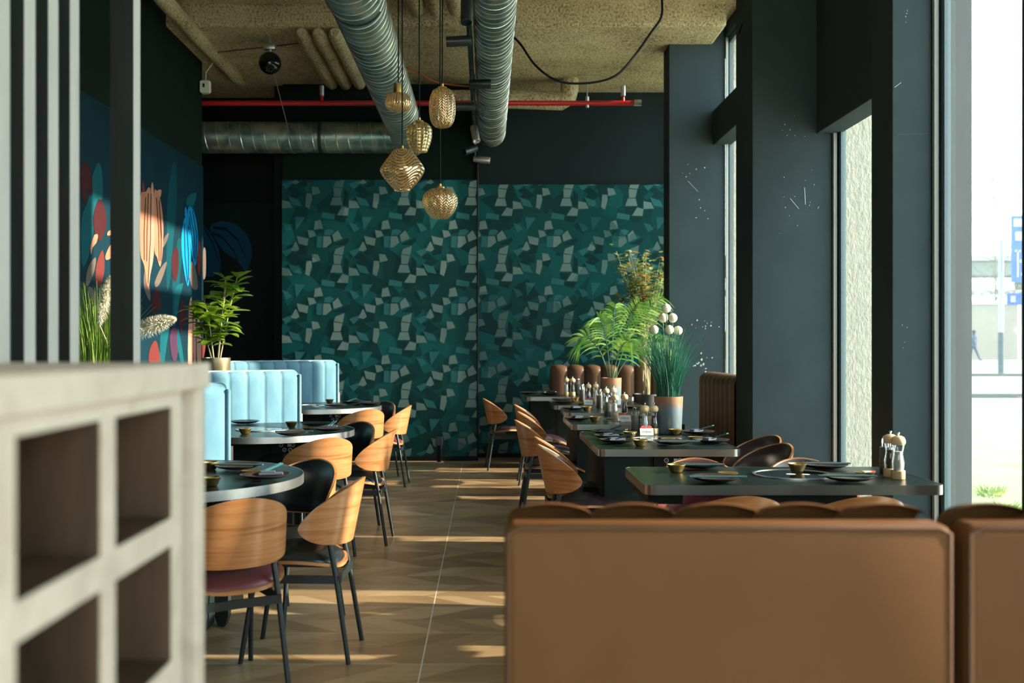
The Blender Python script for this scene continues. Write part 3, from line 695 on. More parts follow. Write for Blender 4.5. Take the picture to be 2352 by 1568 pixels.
# pendants
def pendant(px, py_top, py_bot, wpx, Z, shape, glass, label, nrib, twist=0.0, cap=False):
    s = F / Z
    top, bot = H + (CY - py_top) / s, H + (CY - py_bot) / s
    hgt = top - bot; R = wpx / 2 / s; x = (px - CX) / s
    r_ = thing('pendant_lamp', label, 'pendant lamp', (x, Z, bot), 0, 'cluster of amber glass pendants')
    prof = []
    n = 36
    for i in range(n + 1):
        t = i / n
        prof.append((R * shape(t), t * hgt))
    mod = None
    if nrib == -1: mod = lambda a, z, j: 1 + 0.02 * math.cos(11 * a + 2 * PI * 22 * z) * math.cos(11 * a - 2 * PI * 22 * z)
    if nrib == -2: mod = lambda a, z, j: 1 + 0.075 * math.sin(4 * a + z / hgt * 4.2) * math.sin(PI * z / hgt)
    if nrib == -3: mod = lambda a, z, j: 1 + 0.022 * abs(math.cos(8 * a))
    n_s = 160
    link('lamp_shade', MB().lathe(prof, n_s, mod=mod).mesh('lamp_shade', glass, True, 60), r_)
    if cap: link('cap', MB().lathe([(.0, .07), (.03, .068), (.034, .06), (.034, 0), (.0, 0)], 24).mesh('cap', BRASS), r_, (0, 0, hgt - .005))
    else: link('cap', MB().lathe([(0, .035), (.008, .035), (.010, .018), (.03, .012), (.034, 0), (0, 0)], 24).mesh('cap', BRASS), r_, (0, 0, hgt - .004))
    link('cord', MB().tube([(0, 0, hgt + .03), (0, 0, 4.61 - bot)], .0045, 8).mesh('cord', BLACK), r_)
    link('bulb', MB().lathe([(0, 0), (.018, .006), (.026, .025), (.022, .05), (.012, .075), (.012, .09), (0, .09)], 20).mesh('bulb', OAKPALE), r_, (0, 0, hgt * .5))
    return r_
def sq(t, p): return (1 - abs(2 * t - 1) ** p) ** (1 / p)
def apple(t):                                             # flat foot, widest above the middle, domed shoulder
    return .44 + .56 * math.sin(PI / 2 * min(1, t / .58)) ** .85 if t < .58 else .16 + .84 * max(0, 1 - ((t - .58) / .42) ** 2.3) ** .5
def barrel(t): return .40 + .60 * max(0, 1 - abs(2 * t - 1) ** 2.5) ** .55
def diamond(t): return .38 + .62 * max(0, 1 - abs((t - .52) / .50) ** 1.35) ** .95
def squat(t): return (.30 + .70 * math.sin(PI / 2 * min(1, t / .42)) ** .6) if t < .42 else (.36 + .64 * max(0, 1 - ((t - .42) / .58) ** 2.2) ** .6)
pendant(915, 213, 258, 61, 7.3, squat, GL_RIB, 'small squat ribbed pendant lamp with a brass collar', 0, 0, True)
pendant(1016, 203, 293, 60, 7.0, barrel, GL_HERR, 'tall barrel shaped pendant lamp with herringbone ribs', -3)
pendant(963, 280, 349, 60, 7.6, lambda t: .62 + .38 * math.sin(PI / 2 * min(1, t / .6)) if t < .6 else .2 + .8 * max(0, 1 - ((t - .6) / .4) ** 2.6) ** .5, GL_DIA, 'smoky gold pendant lamp with a diamond quilted surface', -1)
pendant(924, 345, 438, 98, 7.15, diamond, GL_WAVE, 'large angular pendant lamp with twisted waves', -2)
pendant(1011, 432, 502, 80, 7.4, apple, GL_HERR, 'lowest pendant lamp, a wide apple shape with vertical herringbone ribs', -3)

# sensor, globe lamp, cables
root = thing('motion_sensor', 'small cream motion sensor on a white wire at the end of the mural wall', 'sensor', (-3.0, 11.16, 4.10))
link('housing', MB().prism([(-.05, -.05), (.045, -.05), (.055, -.0), (.02, .05), (-.05, .05)], -.065, .065, bev=.008).mesh('housing', WHITE, False), root)
link('wire', MB().tube([(0, 0, .06), (0.0, 0, .16), (.06, 0, .24), (.1, 0, .29)], .006, 6).mesh('wire', WHITE), root)
link('lens', MB().box(-.02, .0, -.055, -.05, -.01, .03).mesh('lens', BLACK), root)
root = thing('globe_lamp', 'dark round globe lamp on a silver ceiling bracket', 'ceiling lamp', P(620, 145, 10.4))
link('globe', MB().sphere((0, 0, 0), .112, sub=3).mesh('globe', M('black glass', (.006, .008, .008), .08)), root)
link('bracket', MB().tube([(0, 0, .11), (0, 0, .27)], .018, 10).box(-.06, .06, -.04, .04, .13, .19, .01).mesh('bracket', STEEL), root)
link('drop_wire', MB().tube([(.04, 0, -.1), (.05, 0.9, -.62)], .004, 6).mesh('drop_wire', STEEL), root)
def cable(name, pts, r, m, label):
    pv = [Vector(p) for p in pts]; out = []
    for i in range(len(pv) - 1):
        p0, p1, p2, p3 = pv[max(i - 1, 0)], pv[i], pv[i + 1], pv[min(i + 2, len(pv) - 1)]
        for t in range(8):
            u = t / 8
            out.append(0.5 * ((2 * p1) + (p2 - p0) * u + (2 * p0 - 5 * p1 + 4 * p2 - p3) * u * u + (3 * p1 - p0 - 3 * p2 + p3) * u ** 3))
    out.append(pv[-1])
    return single(name, MB().tube(out, r, 8), m, label, 'cable')
cable('hanging_cable', [(0.10, 9.6, 4.28), P(1190, 95, 9.6), P(1230, 150, 9.6), P(1280, 185, 9.6), P(1345, 191, 9.6), P(1410, 176, 9.6), P(1452, 135, 9.6), P(1495, 75, 9.6), P(1520, 35, 9.6), (1.60, 9.6, 4.62)], .011, BLACK, 'black cable sagging from the ceiling beside the straight duct')
ORANGE = M('orange cable', (.55, .13, .02), .5)
cable('ceiling_cable', [P(925, 152, 10.6), P(960, 165, 10.6), P(1000, 188, 10.6), P(1060, 197, 10.6), P(1095, 198, 10.6)], .008, ORANGE, 'thin orange cable drooping under the ceiling behind the pendants')
cable('ceiling_cable', [P(500, 120, 10.5), P(545, 115, 10.5), P(612, 108, 10.5), P(705, 97, 10.4)], .007, M('dark red cable', (.12, .02, .01), .6), 'dark red cable strung past the globe lamp')
cable('hanging_wire', [P(1697, 78, 7.6), P(1712, 40, 7.6), P(1740, 12, 7.6), P(1800, -60, 7.6)], .006, BLACK, 'thin black cord on the scuffed pier below the ceiling')

# ------------------------------------------------------------------ chairs
def chair_proto(seat_mat, back_mat):
    TM = 1.52
    def hi(u): return .580 + .190 * max(0.0, 1 - abs(u) ** 1.75) ** .72
    def lo(u): return .580 - .085 * max(0.0, 1 - abs(u) ** 3.2) ** .55
    def shape(u, v, off, sx=1.0, sh=1.0):
        a = u * TM * sx; k = 0.0 if abs(u) >= 1 else 1.0
        zm = (hi(u) + lo(u)) / 2; z = zm + (v - .5) * (hi(u) - lo(u)) * sh
        rx, ry = .232 + off, .205 + off
        x = rx * math.sin(a); y = -.03 - ry * math.cos(a) * 1.0
        y -= (z - .5) * .20 * (0.35 + .65 * math.cos(a))
        return Vector((x, y, z))
    def usp(t): return math.sin((t * 2 - 1) * PI / 2)
    back = MB().shell(lambda a, b: shape(usp(a), b, .006), lambda a, b: shape(usp(a), b, -.006), 40, 12).mesh('backrest', OAK, True, 50)
    def padf(a, b, inner):
        u = usp(a); bul = (1 - u ** 4) * (1 - (2 * b - 1) ** 4) * .020
        return shape(u, .5 + (b - .5) * .955, -.0065 - (bul if inner else 0), .965)
    pad = MB().shell(lambda a, b: padf(a, b, True), lambda a, b: padf(a, b, False), 36, 10).mesh('back_pad', back_mat, True, 60)
    def seatf(a, b, dz, k=1.0):
        th = a * 2 * PI; r = b
        c, s_ = math.cos(th), math.sin(th)
        e = 2 / 2.7
        x = .238 * k * r * math.copysign(abs(c) ** e, c); y = .025 + .235 * k * r * math.copysign(abs(s_) ** e, s_)
        z = .437 + .35 * x * x - .020 - .95 * max(0, y - .02) ** 2 - .55 * min(0, y) ** 2
        return Vector((x, y, z + dz))
    seat = MB().shell(lambda a, b: seatf(a, b, .010), lambda a, b: seatf(a, b, -.004), 40, 8).mesh('seat_shell', OAK, True, 50)
    spad = MB().shell(lambda a, b: seatf(a, b, .012 + .038 * max(0.0, 1 - b ** 5), .94), lambda a, b: seatf(a, b, .0105, .94), 40, 10).mesh('seat_pad', seat_mat, True, 60)
    legs = []
    for sx in (-1, 1):
        legs.append(('leg', MB().tube([(sx * .148, -.162, .525), (sx * .160, -.195, .36), (sx * .182, -.252, 0)], .0125, 10, r_end=.0105).mesh('leg', BLACKMET), (0, 0, 0), []))
        legs.append(('leg', MB().tube([(sx * .168, .150, .372), (sx * .188, .208, 0)], .0125, 10, r_end=.0105).mesh('leg', BLACKMET), (0, 0, 0), []))
    fr = MB()
    for sx in (-1, 1):
        fr.box(sx * .163 - .006, sx * .163 + .006, -.205, .155, .336, .370)
    fr.box(-.165, .165, -.213, -.201, .336, .370).box(-.17, .17, .146, .158, .336, .370)
    fr = ('seat_frame', fr.mesh('seat_frame', BLACKMET, False), (0, 0, 0), [])
    return [('backrest', back, (0, 0, 0), []), ('back_pad', pad, (0, 0, 0), []), ('seat_shell', seat, (0, 0, 0), []), ('seat_pad', spad, (0, 0, 0), []), fr] + legs
CH = {'wine': chair_proto(WINELEATHER, BLACKLEATHER), 'black': chair_proto(BLACKLEATHER, BLACKLEATHER), 'plum': chair_proto(PLUMLEATHER, PLUMLEATHER), 'pink': chair_proto(WINELEATHER, WINELEATHER)}
def chair(x, y, deg, kind, label, group):
    t = thing('dining_chair', label, 'chair', (x, y, 0), math.radians(deg), group)
    put(CH[kind], t)
G1, G2 = 'chairs at the round tables', 'chairs at the window tables'
T = [(-1.50, 4.80), (-1.59, 7.40), (-1.69, 10.30)]
RN = ['the shelf side round table', 'the middle round table', 'the round table by the teal wall']
k1 = ['wine', 'black', 'black']; k2 = ['black', 'black', 'pink']
for i, (tx, ty) in enumerate(T):
    chair(tx + .44 + .02 * i, ty - .60, 32, k1[i], 'oak chair turning its broad back, at ' + RN[i], G1)
    chair(tx + .67, ty - .19, 88, k2[i], 'oak chair side on at the aisle, by ' + RN[i], G1)
    chair(tx + .50, ty + .30, 150, 'black', 'oak chair showing its black inner pad, at ' + RN[i], G1)
chair(.955, 4.30, 8, 'plum', 'oak chair with its back to the tan bench, under the plates by the aisle', G2)
chair(1.442, 4.30, 8, 'plum', 'oak chair with its back to the tan bench, below the lone pepper mill set', G2)
chair(1.07, 5.10, 180, 'pink', 'oak chair with a wine red pad facing the camera across the first window table', G2)
chair(1.60, 5.10, 178, 'plum', 'oak chair whose back edge peeks over the first window table by the cooktop', G2)
chair(.585, 6.12, -90, 'plum', 'oak chair in full side view at the aisle end of the second window table', G2)
chair(.595, 6.62, -88, 'plum', 'oak chair tucked just behind the first one at the second window table', G2)
chair(1.50, 6.09, 110, 'plum', 'plum padded oak chair facing the aisle before the scuffed pier, overlapping the other one', G2)
chair(1.585, 6.64, 110, 'plum', 'plum padded oak chair facing the aisle before the scuffed pier, partly covered by its twin', G2)
chair(.51, 8.12, -88, 'plum', 'oak chair at the aisle side of the third window table', G2)
chair(.56, 9.15, -90, 'plum', 'oak chair at the aisle side of the fourth window table', G2)
chair(.56, 10.2, -90, 'plum', 'oak chair at the aisle side of the fifth window table', G2)
chair(.25, 11.4, -86, 'plum', 'oak chair standing alone against the papered wall at the last table', G2)

# ------------------------------------------------------------------ tables
def control_box(parent, x, y, z, w=.24):
    b = link('control_box', MB().box(-w / 2, w / 2, 0, .12, -.09, 0, .004).mesh('control_box', BLACK, False), parent, (x, y, z))
    kn = MB(); ringm = circle(.013, 20); inn = circle(.010, 20)
    for kx, kz in ((-.055, -.03), (.025, -.03), (-.033, -.062), (.006, -.062)):
        t = MB(); ring(t, ringm, inn, 0, .003); t.lathe([(0, .0), (.0022, .0), (.0022, .002), (0, .002)], 12)
        link('dial', t.mesh('dial', M('dial print', (.5, .5, .46), .5), False), b, (kx, -.001, kz), (PI / 2, 0, 0))
    link('display', MB().box(-.012, .010, -.003, 0, -.04, -.02).mesh('display', M('lcd grey', (.38, .42, .43), .4), False), b)
def cooktop(root, z, r, x=0, y=0):
    c = link('cooktop', MB().lathe([(0, .004), (r - .012, .004), (r - .012, 0)], 64).mesh('cooktop', M('black ceramic glass', (.006, .010, .012), .06), True), root, (x, y, z))
    t = MB(); ring(t, circle(r), circle(r - .012), 0, .006)
    link('steel_ring', t.mesh('steel_ring', STEEL), c)
    t = MB(); t.lathe([(0, .0045), (.022, .0045)], 20, (-.012, 0, 0)).lathe([(0, .0045), (.018, .0045)], 20, (.055, -.01, 0))
    link('logo_mark', t.mesh('logo_mark', M('white print', (.75, .75, .72), .5), False), c)
for i, (tx, ty) in enumerate(T):
    t = thing('round_table', ['round black table half hidden by the cube shelf, steel edged', 'middle round black table with a steel edge and cooktop, before the second blue booth', 'round black table with a steel edge by the teal wall, under the last blue booth'][i], 'table', (tx, ty, 0), 0, 'round tables by the blue booths')
    r = .65
    link('tabletop', MB().lathe([(0, .71), (r - .004, .71), (r - .004, .75), (0, .75)], 96).mesh('tabletop', TOP, True, 30), t)
    e = MB(); ring(e, circle(r, 96), circle(r - .0042, 96), .709, .7515); link('edge_band', e.mesh('edge_band', STEEL, True, 30), t)
    cooktop(t, .7502, .185)
    for sx in (-1, 1):
        for sy in (-1, 1):
            link('leg', MB().prism([(-.032, 0), (-.032, .66), (.032, .66), (.032, 0), (.018, -.045), (-.018, -.045)], -.03, .03, mat=Matrix.Translation((sx * .23, sy * .23, .05)) @ Matrix.Rotation(PI / 2, 4, 'X')).mesh('leg', BLACKMET, False), t)
    link('pedestal', MB().box(-.2, .2, -.2, .2, .02, .70, .01).mesh('pedestal', M('pedestal laminate', (.009, .017, .015), .6, spec=.2), False), t)
    control_box(t, .26, -.36, .706)
    if i == 1: link('power_cord', MB().tube([(.18, -.30, .63), (.06, -.34, .58), (-.06, -.36, .50), (-.16, -.30, .46), (-.4, -.2, .50), (-.62, -.05, .58)], .007, 8).mesh('power_cord', BLACK), t)
RT = [(.675, 1.965, 4.46, 5.14, .75), (.64, 1.467, 6.0, 7.25, .75), (.64, 1.50, 7.87, 8.82, .75), (.70, 1.55, 9.2, 9.95, .75), (.665, 1.55, 10.34, 11.10, .75), (.43, 1.60, 11.32, 11.95, .785)]
RTN = ['first window table, behind the tan bench', 'second window table, carrying the pot of tall grass', 'third window table, before the fourth', 'fourth window table, narrow strip of top showing', 'fifth window table, carrying the palm pot', 'last window table, in front of the brown wall bench']
for i, (x0, x1, y0, y1, h) in enumerate(RT):
    cx, cy = (x0 + x1) / 2, (y0 + y1) / 2; a, b = (x1 - x0) / 2, (y1 - y0) / 2
    t = thing('window_table', 'rectangular black table with rounded corners, ' + RTN[i], 'table', (cx, cy, 0), 0, 'rectangular tables along the windows')
    link('tabletop', MB().prism(rrect(-a + .003, a - .003, -b + .003, b - .003, .047), h - .04, h).mesh('tabletop', TOP, False), t)
    e = MB(); ring(e, rrect(-a, a, -b, b, .05), rrect(-a + .004, a - .004, -b + .004, b - .004, .046), h - .041, h + .0008)
    link('edge_band', e.mesh('edge_band', M('dark steel edge', (.24, .23, .20), .3, 1.0) , True, 30), t)
    if i == 0: cooktop(t, h + .0004, .185, .095, .02)
    if i in (1, 2): cooktop(t, h + .0004, .16, .02, .0)
    if i == 0:
        link('under_tray', MB().box(-a + .02, -a + .17, -b + .04, -b + .5, h - .085, h - .042).mesh('under_tray', BLACK, False), t)
        link('pedestal', MB().box(-.16, .28, -.16, .16, 0, h - .042).mesh('pedestal', M('pedestal laminate', (.009, .017, .015), .6, spec=.2), False), t)
    else:
        link('pedestal', MB().box(-a + .05, -a + .34, -b + .12, b - .12, 0, h - .042).mesh('pedestal', M('pedestal laminate', (.009, .017, .015), .6, spec=.2), False), t)
    if i in (1, 2): control_box(t, .05, -b + .10, h - .043, .26)

# ------------------------------------------------------------------ benches
def tufted(mb_w, z_lo, z_hi, thick, n, depth=.05, top_round=.05, sunk=.022, power=.55):
    """channels side by side along x from 0 to mb_w, facing -y, rolled over the top"""
    w = mb_w / n
    def fn(a, b):
        x = a * mb_w; ph = (x / w) % 1.0
        bul = abs(math.sin(PI * ph)) ** power
        path = b * (z_hi - z_lo + thick)
        if path <= z_hi - z_lo - top_round:
            y, z, ny, nz = 0, z_lo + path, -1, 0
        elif path <= z_hi - z_lo + top_round * .57:
            an = (path - (z_hi - z_lo - top_round)) / (top_round * 1.57) * PI / 2
            y, z, ny, nz = top_round - top_round * math.cos(an), z_hi - top_round + top_round * math.sin(an), -math.cos(an), math.sin(an)
        else:
            y, z, ny, nz = top_round + (path - (z_hi - z_lo + top_round * .57)), z_hi, 0, 1
        d = sunk * bul
        return Vector((x, y + ny * d, z + nz * d))
    mb = MB(); mb.grid(fn, n * 12, 30)
    return mb
# tan leather bench in front (its back towards the camera, channels face the first window table)
def tan_bench(x0, x1, y, label, nl):
    t = thing('tan_bench', label, 'bench', (x0, y, 0), 0, 'tan leather benches')
    w = x1 - x0
    link('back_panel', MB().box(0, w, 0, .10, .06, 1.0, .022, 4).mesh('back_panel', TANLEATHER, True, 60), t)
    ch = tufted(w - .02, .45, 1.005, .05, nl)
    for v in ch.bm.verts: v.co = Vector((v.co.x + .01, .175 - v.co.y, v.co.z))
    bmesh.ops.reverse_faces(ch.bm, faces=ch.bm.faces[:])
    link('channel_cushion', ch.mesh('channel_cushion', TANLEATHER, True, 70), t)
    link('seat_cushion', MB().box(.01, w - .01, .14, .56, .30, .46, .04, 4).mesh('seat_cushion', TANLEATHER, True, 60), t)
    link('plinth', MB().box(.02, w - .02, .05, .5, 0, .30).mesh('plinth', BLACK, False), t)
    link('piping', MB().tube([(.008, .004, .08), (.008, .004, .985), (.03, .004, .995), (w - .03, .004, .995), (w - .008, .004, .985), (w - .008, .004, .08)], .006, 8).mesh('piping', BROWNLEATHER), t)
tan_bench(.035, .905, 2.02, 'tan leather bench with a smooth back towards the camera, ending at the aisle', 5)
tan_bench(.930, 2.30, 2.02, 'second tan leather bench joined to the first, continuing towards the windows', 8)
# brown bench on the papered wall
t = thing('wall_bench', 'brown leather bench with channelled back against the teal papered wall', 'bench', (.75, 12.15, 0))
link('channel_back', tufted(1.55, .45, 1.085, .12, 8, sunk=.035).mesh('channel_back', BROWNLEATHER, True, 70), t)
link('back_board', MB().box(0, 1.55, .06, .24, 0, 1.08, .01).mesh('back_board', BROWNLEATHER, False), t)
link('seat_cushion', MB().box(0, 1.5, -.22, .02, .28, .45, .04, 4).mesh('seat_cushion', BROWNLEATHER, True, 60), t)
# brown bench along the windows
t = thing('window_bench', 'brown leather bench along the windows between the two wide piers', 'bench', (1.85, 9.06, 0), math.radians(-90))
link('channel_back', tufted(1.25, .45, 1.10, .10, 8, sunk=.02).mesh('channel_back', BROWNLEATHER, True, 70), t)
link('back_board', MB().box(0, 1.25, .05, .20, 0, 1.095, .01).mesh('back_board', BROWNLEATHER, False), t)
link('seat_cushion', MB().box(0, 1.25, -.26, .02, .28, .45, .04, 4).mesh('seat_cushion', BROWNLEATHER, True, 60), t)
# blue velvet booths
def booth(xr, y, h, n, label):                           # xr, y: the front corner on the aisle side; the booths stand turned towards the windows
    w = n * .142; an = math.radians(32)
    t = thing('velvet_booth', label, 'booth', (xr - w * math.cos(an), y - w * math.sin(an), 0), an, 'blue velvet booths')
    link('channel_back', tufted(w, .42, h - .012, .12, n, sunk=.012, power=.30).mesh('channel_back', VELVET, True, 70), t)
    link('side_bolster', MB().box(w - .004, w + .022, -.02, .15, .40, h - .03, .012, 3).mesh('side_bolster', VELVET, True, 60), t)
    link('rear_shell', MB().box(-.02, w + .06, .15, .26, .0, h, .035, 4).mesh('rear_shell', VELVET, True, 60), t)
    link('side_board', MB().box(w + .0, w + .045, .02, .152, .0, h - .35).mesh('side_board', M('dusty pink board', (.42, .28, .24), .6), False), t)
    link('seat_cushion', MB().box(0, w, -.40, 0, .28, .46, .045, 4).mesh('seat_cushion', VELVET, True, 60), t)
    link('plinth', MB().box(.02, w - .02, -.34, .14, 0, .28).mesh('plinth', BLACK, False), t)
booth(-1.44, 5.78, 1.137, 9, 'blue velvet booth closest to the cube shelf, mostly its end showing')
booth(-1.515, 8.40, 1.147, 9, 'middle blue velvet booth with pale sunlit channels, behind the middle round table')
booth(-1.62, 11.28, 1.185, 9, 'last blue velvet booth, against the papered wall')

# ------------------------------------------------------------------ cube shelf and slat screen in front
XS = -.45
def shelf_unit():
    t = thing('cube_shelf', 'greyed wood cube shelf with open dark compartments, close to the camera', 'shelf', (0, 0, 0))
    D = .36
    zt = [(1.282, 1.322)]
    link('top_board', MB().box(XS - D, XS + .008, .20, 1.672, 1.282, 1.322, .003).mesh('top_board', GREIGE, False), t)
    link('face_rail', MB().box(XS - .02, XS - .002, .20, 1.545, 1.262, 1.282).mesh('face_rail', GREIGE, False), t)
    div = [(.24, .28), (.48, .523), (.72, .763), (.955, .998), (1.223, 1.266), (1.498, 1.541)]
    rows = [(1.064, 1.103), (.858, .898), (.652, .692), (.446, .486), (.24, .28), (.02, .06)]
    for a, b in div:
        link('divider', MB().box(XS - D, XS - .003, a, b, .02, 1.282, mi=0).box(XS - .003, XS, a, b, .02, 1.264, mi=1).mesh('divider', [SHELFBROWN, GREIGE], False), t)
    for a, b in rows:
        link('shelf_board', MB().box(XS - D, XS - .0035, .28, 1.5, a, b, mi=0).box(XS - .0035, XS - .0005, .28, 1.5, a, b, mi=1).mesh('shelf_board', [SHELFBROWN, GREIGE], False), t)
    link('end_filler', MB().box(XS - D, XS - .03, 1.541, 1.62, .02, 1.282).mesh('end_filler', SHELFBROWN, False), t)
    link('end_panel', MB().box(XS - D, XS, 1.62, 1.667, 0, 1.282, .002, 1).mesh('end_panel', GREIGE, False), t)
    link('back_board', MB().box(XS - D - .02, XS - D, .2, 1.667, 0, 1.32).mesh('back_board', SHELFBROWN, False), t)
shelf_unit()
XF = -1.10
t = thing('slat_screen', 'room divider of vertical slats, fronts coloured as shade, sides as window light', 'screen', (XF, 0, 0))
def slat(xr, y, width, depth, name):                      # a row running away from the camera
    link(name, MB().box(-width, -.001, y - depth, y, 0, 4.6, mi=0).box(-.001, 0, y - depth, y, 0, 4.6, mi=1).mesh(name, [DARKSLAT, SLATEDGE], False), t)
for k in range(-6, 4):
    slat(0, 2.410 + .1365 * k, .030, .060, 'slat')
slat(0, 3.317, .073, .062, 'post')

# ------------------------------------------------------------------ plants
def leaf_blade(mb, base, direc, length, width, up=Vector((0, 0, 1)), droop=.3, fold=.25, mi=0, ob=0.6):
    d = Vector(direc).normalized(); side = d.cross(up)
    if side.length < 1e-3: side = Vector((1, 0, 0))
    side.normalize(); nrm = side.cross(d).normalized()
    n = 6; rows = []
    for i in range(n + 1):
        u = i / n
        w = width * (math.sin(PI * u ** ob) ** .9 if 0 < u < 1 else 0.02)
        c = Vector(base) + d * length * u - Vector((0, 0, 1)) * droop * length * u * u
        rows.append([mb.bm.verts.new(c - side * w / 2 + nrm * fold * w / 2), mb.bm.verts.new(c), mb.bm.verts.new(c + side * w / 2 + nrm * fold * w / 2)])
    for A, B in zip(rows, rows[1:]):
        for k in (0, 1):
            f = mb.bm.faces.new((A[k], A[k + 1], B[k + 1], B[k])); f.material_index = mi
def pot_mesh(r0, r1, h, m, name='pot'):
    return MB().lathe([(0, 0), (r0, 0), (r0 + .004, .004), (r1, h), (r1 - .012, h), (r1 - .016, h - .03), (0, h - .03)], 40).mesh(name, m, True, 50)
# ledges behind the booths that carry planters
LEDGE = M('dark ledge laminate', (.018, .028, .026), .5)
struct('trim_6', MB().box(XL + .02, -1.62, 8.74, 9.16, 0, 1.04).mesh('ledge', LEDGE, False), 'dark planter ledge behind the middle booth')
struct('trim_7', MB().box(XL + .02, -2.0, 5.745, 6.05, 0, 1.04).mesh('ledge', LEDGE, False), 'dark planter ledge behind the first booth')
random.seed(5)
pl = thing('potted_ficus', 'glossy broad leaved plant in a matt brass pot behind the middle booth', 'plant', (-2.32, 8.95, 1.041))
link('pot', pot_mesh(.118, .122, .20, M('matt brass pot', (.36, .29, .17), .38, .8)), pl)
st = MB(); lf = MB()
for k in range(6):
    a = k * PI / 3 + .3; tip = Vector((.20 * math.cos(a) * random.uniform(.6, 1.1), .20 * math.sin(a) * random.uniform(.5, 1), random.uniform(.62, .98)))
    b0 = Vector((.03 * math.cos(a), .03 * math.sin(a), .16)); mid = b0.lerp(tip, .5) + Vector((0, 0, .05))
    st.tube([b0, mid, tip], .007, 6, r_end=.004)
    for j in range(24):
        u = .24 + .76 * (j + random.random() * .6) / 24; c = b0.lerp(mid, min(1, u * 2)) if u < .5 else mid.lerp(tip, (u - .5) * 2)
        an = random.uniform(0, 2 * PI)
        dr = Vector((math.cos(an), math.sin(an), random.uniform(.05, .9)))
        leaf_blade(lf, c, dr, random.uniform(.14, .21) * (1.1 - .15 * u), random.uniform(.085, .115), droop=random.uniform(.05, .5), ob=1.2)
link('stem', st.mesh('stem', STEM), pl); link('foliage', lf.mesh('foliage', LEAF), pl)

def palm_plant():
    pl = thing('potted_palm', 'feathery palm in a rust and grey pot on the fifth window table', 'plant', (1.245, 10.45, .752))
    link('pot', pot_mesh(.092, .102, .27, POT), pl)
    st = MB(); lf = MB(); random.seed(3)
    specs = [(-.31, -.05, .72, .24), (-.13, -.12, .86, .14), (.05, .1, .90, .08), (.24, -.12, .92, .08), (.46, -.02, .98, .08), (.52, .0, .62, .2), (.16, -.2, .62, .2)]
    for dx, dy, hz, dr in specs:
        b0 = Vector((dx * .08, dy * .08, .23)); pts = []
        for i in range(15):
            u = i / 14
            pts.append(b0 + Vector((dx * u ** 1.5, dy * u ** 1.5, hz * (u - dr * 1.8 * u ** 4))))
        st.tube(pts, .006, 6, r_end=.002)
        for i in range(5, 15):
            for h2 in (0, .5):
                if i == 14 and h2: continue
                if i < 7 and h2: continue
                c = pts[i] if not h2 else pts[i].lerp(pts[min(i + 1, 14)], .5)
                tn = (pts[min(i + 1, 14)] - pts[i - 1]).normalized()
                sd = tn.cross(Vector((0, 1, 0))).normalized()
                for sg in (-1, 1):
                    dd = (tn * .75 + sg * sd * .8 + Vector((0, random.uniform(-.35, .35), 0))).normalized()
                    ln = .21 * math.sin(PI * (.18 + .72 * (i - 5 + h2) / 10)) + .03
                    leaf_blade(lf, c, dd, ln, .018, droop=.6, fold=.1, up=Vector((0, -1, .2)))
    link('stem', st.mesh('stem', DARKSTEM), pl); link('foliage', lf.mesh('foliage', PALM), pl)
palm_plant()

def blades(n, spread, hmin, hmax, m, r0=.07, seed=1, width=.007):
    random.seed(seed); mb = MB()
    for _ in range(n):
        a = random.uniform(0, 2 * PI); rr = r0 * math.sqrt(random.random()); b0 = Vector((rr * math.cos(a), rr * math.sin(a), 0))
        hz = random.uniform(hmin, hmax); le = spread * random.uniform(.1, 1) * (rr / r0 + .25); a2 = a + random.uniform(-.5, .5)
        pts = [b0 + Vector((math.cos(a2) * le * u ** 1.8, math.sin(a2) * le * u ** 1.8, hz * (u - .12 * (le / spread) * u ** 3))) for u in (0, .25, .5, .75, 1)]
        sd = Vector((-math.sin(a2 + 1), math.cos(a2 + 1), 0)) if random.random() < .5 else Vector((1, 0, 0))
        prev = None
        for i, p in enumerate(pts):
            w = width * (1 - .8 * i / 4) / 2
            cur = (mb.bm.verts.new(p - sd * w), mb.bm.verts.new(p + sd * w))
            if prev: mb.bm.faces.new((prev[0], prev[1], cur[1], cur[0]))
            prev = cur
    return mb
pg = thing('potted_grass', 'tall blue green grass with six cream balls in a rust and grey pot', 'plant', (1.235, 7.10, .7515))
link('pot', pot_mesh(.083, .098, .25, POT), pg)
g = link('blades', blades(330, .20, .32, .55, BLADE, .075, 2, .006).mesh('blades', BLADE, False), pg, (0, 0, .22))
for n, (px, py) in enumerate(((1530, 708), (1523, 730), (1545, 730), (1502, 757), (1537, 757), (1557, 759))):
    p = P(px, py, 7.1 + (.05 if n % 2 else -.04)) - Vector((1.235, 7.10, .7515))
    f_ = link('flower_stem', MB().tube([(p.x * .25, p.y * .5, .22), (p.x * .8, p.y, p.z * .6), p], .003, 6).mesh('flower_stem', DARKSTEM), pg)
    link('flower_ball', MB().sphere(p, .032, sub=3).mesh('flower_ball', PUFF), f_)

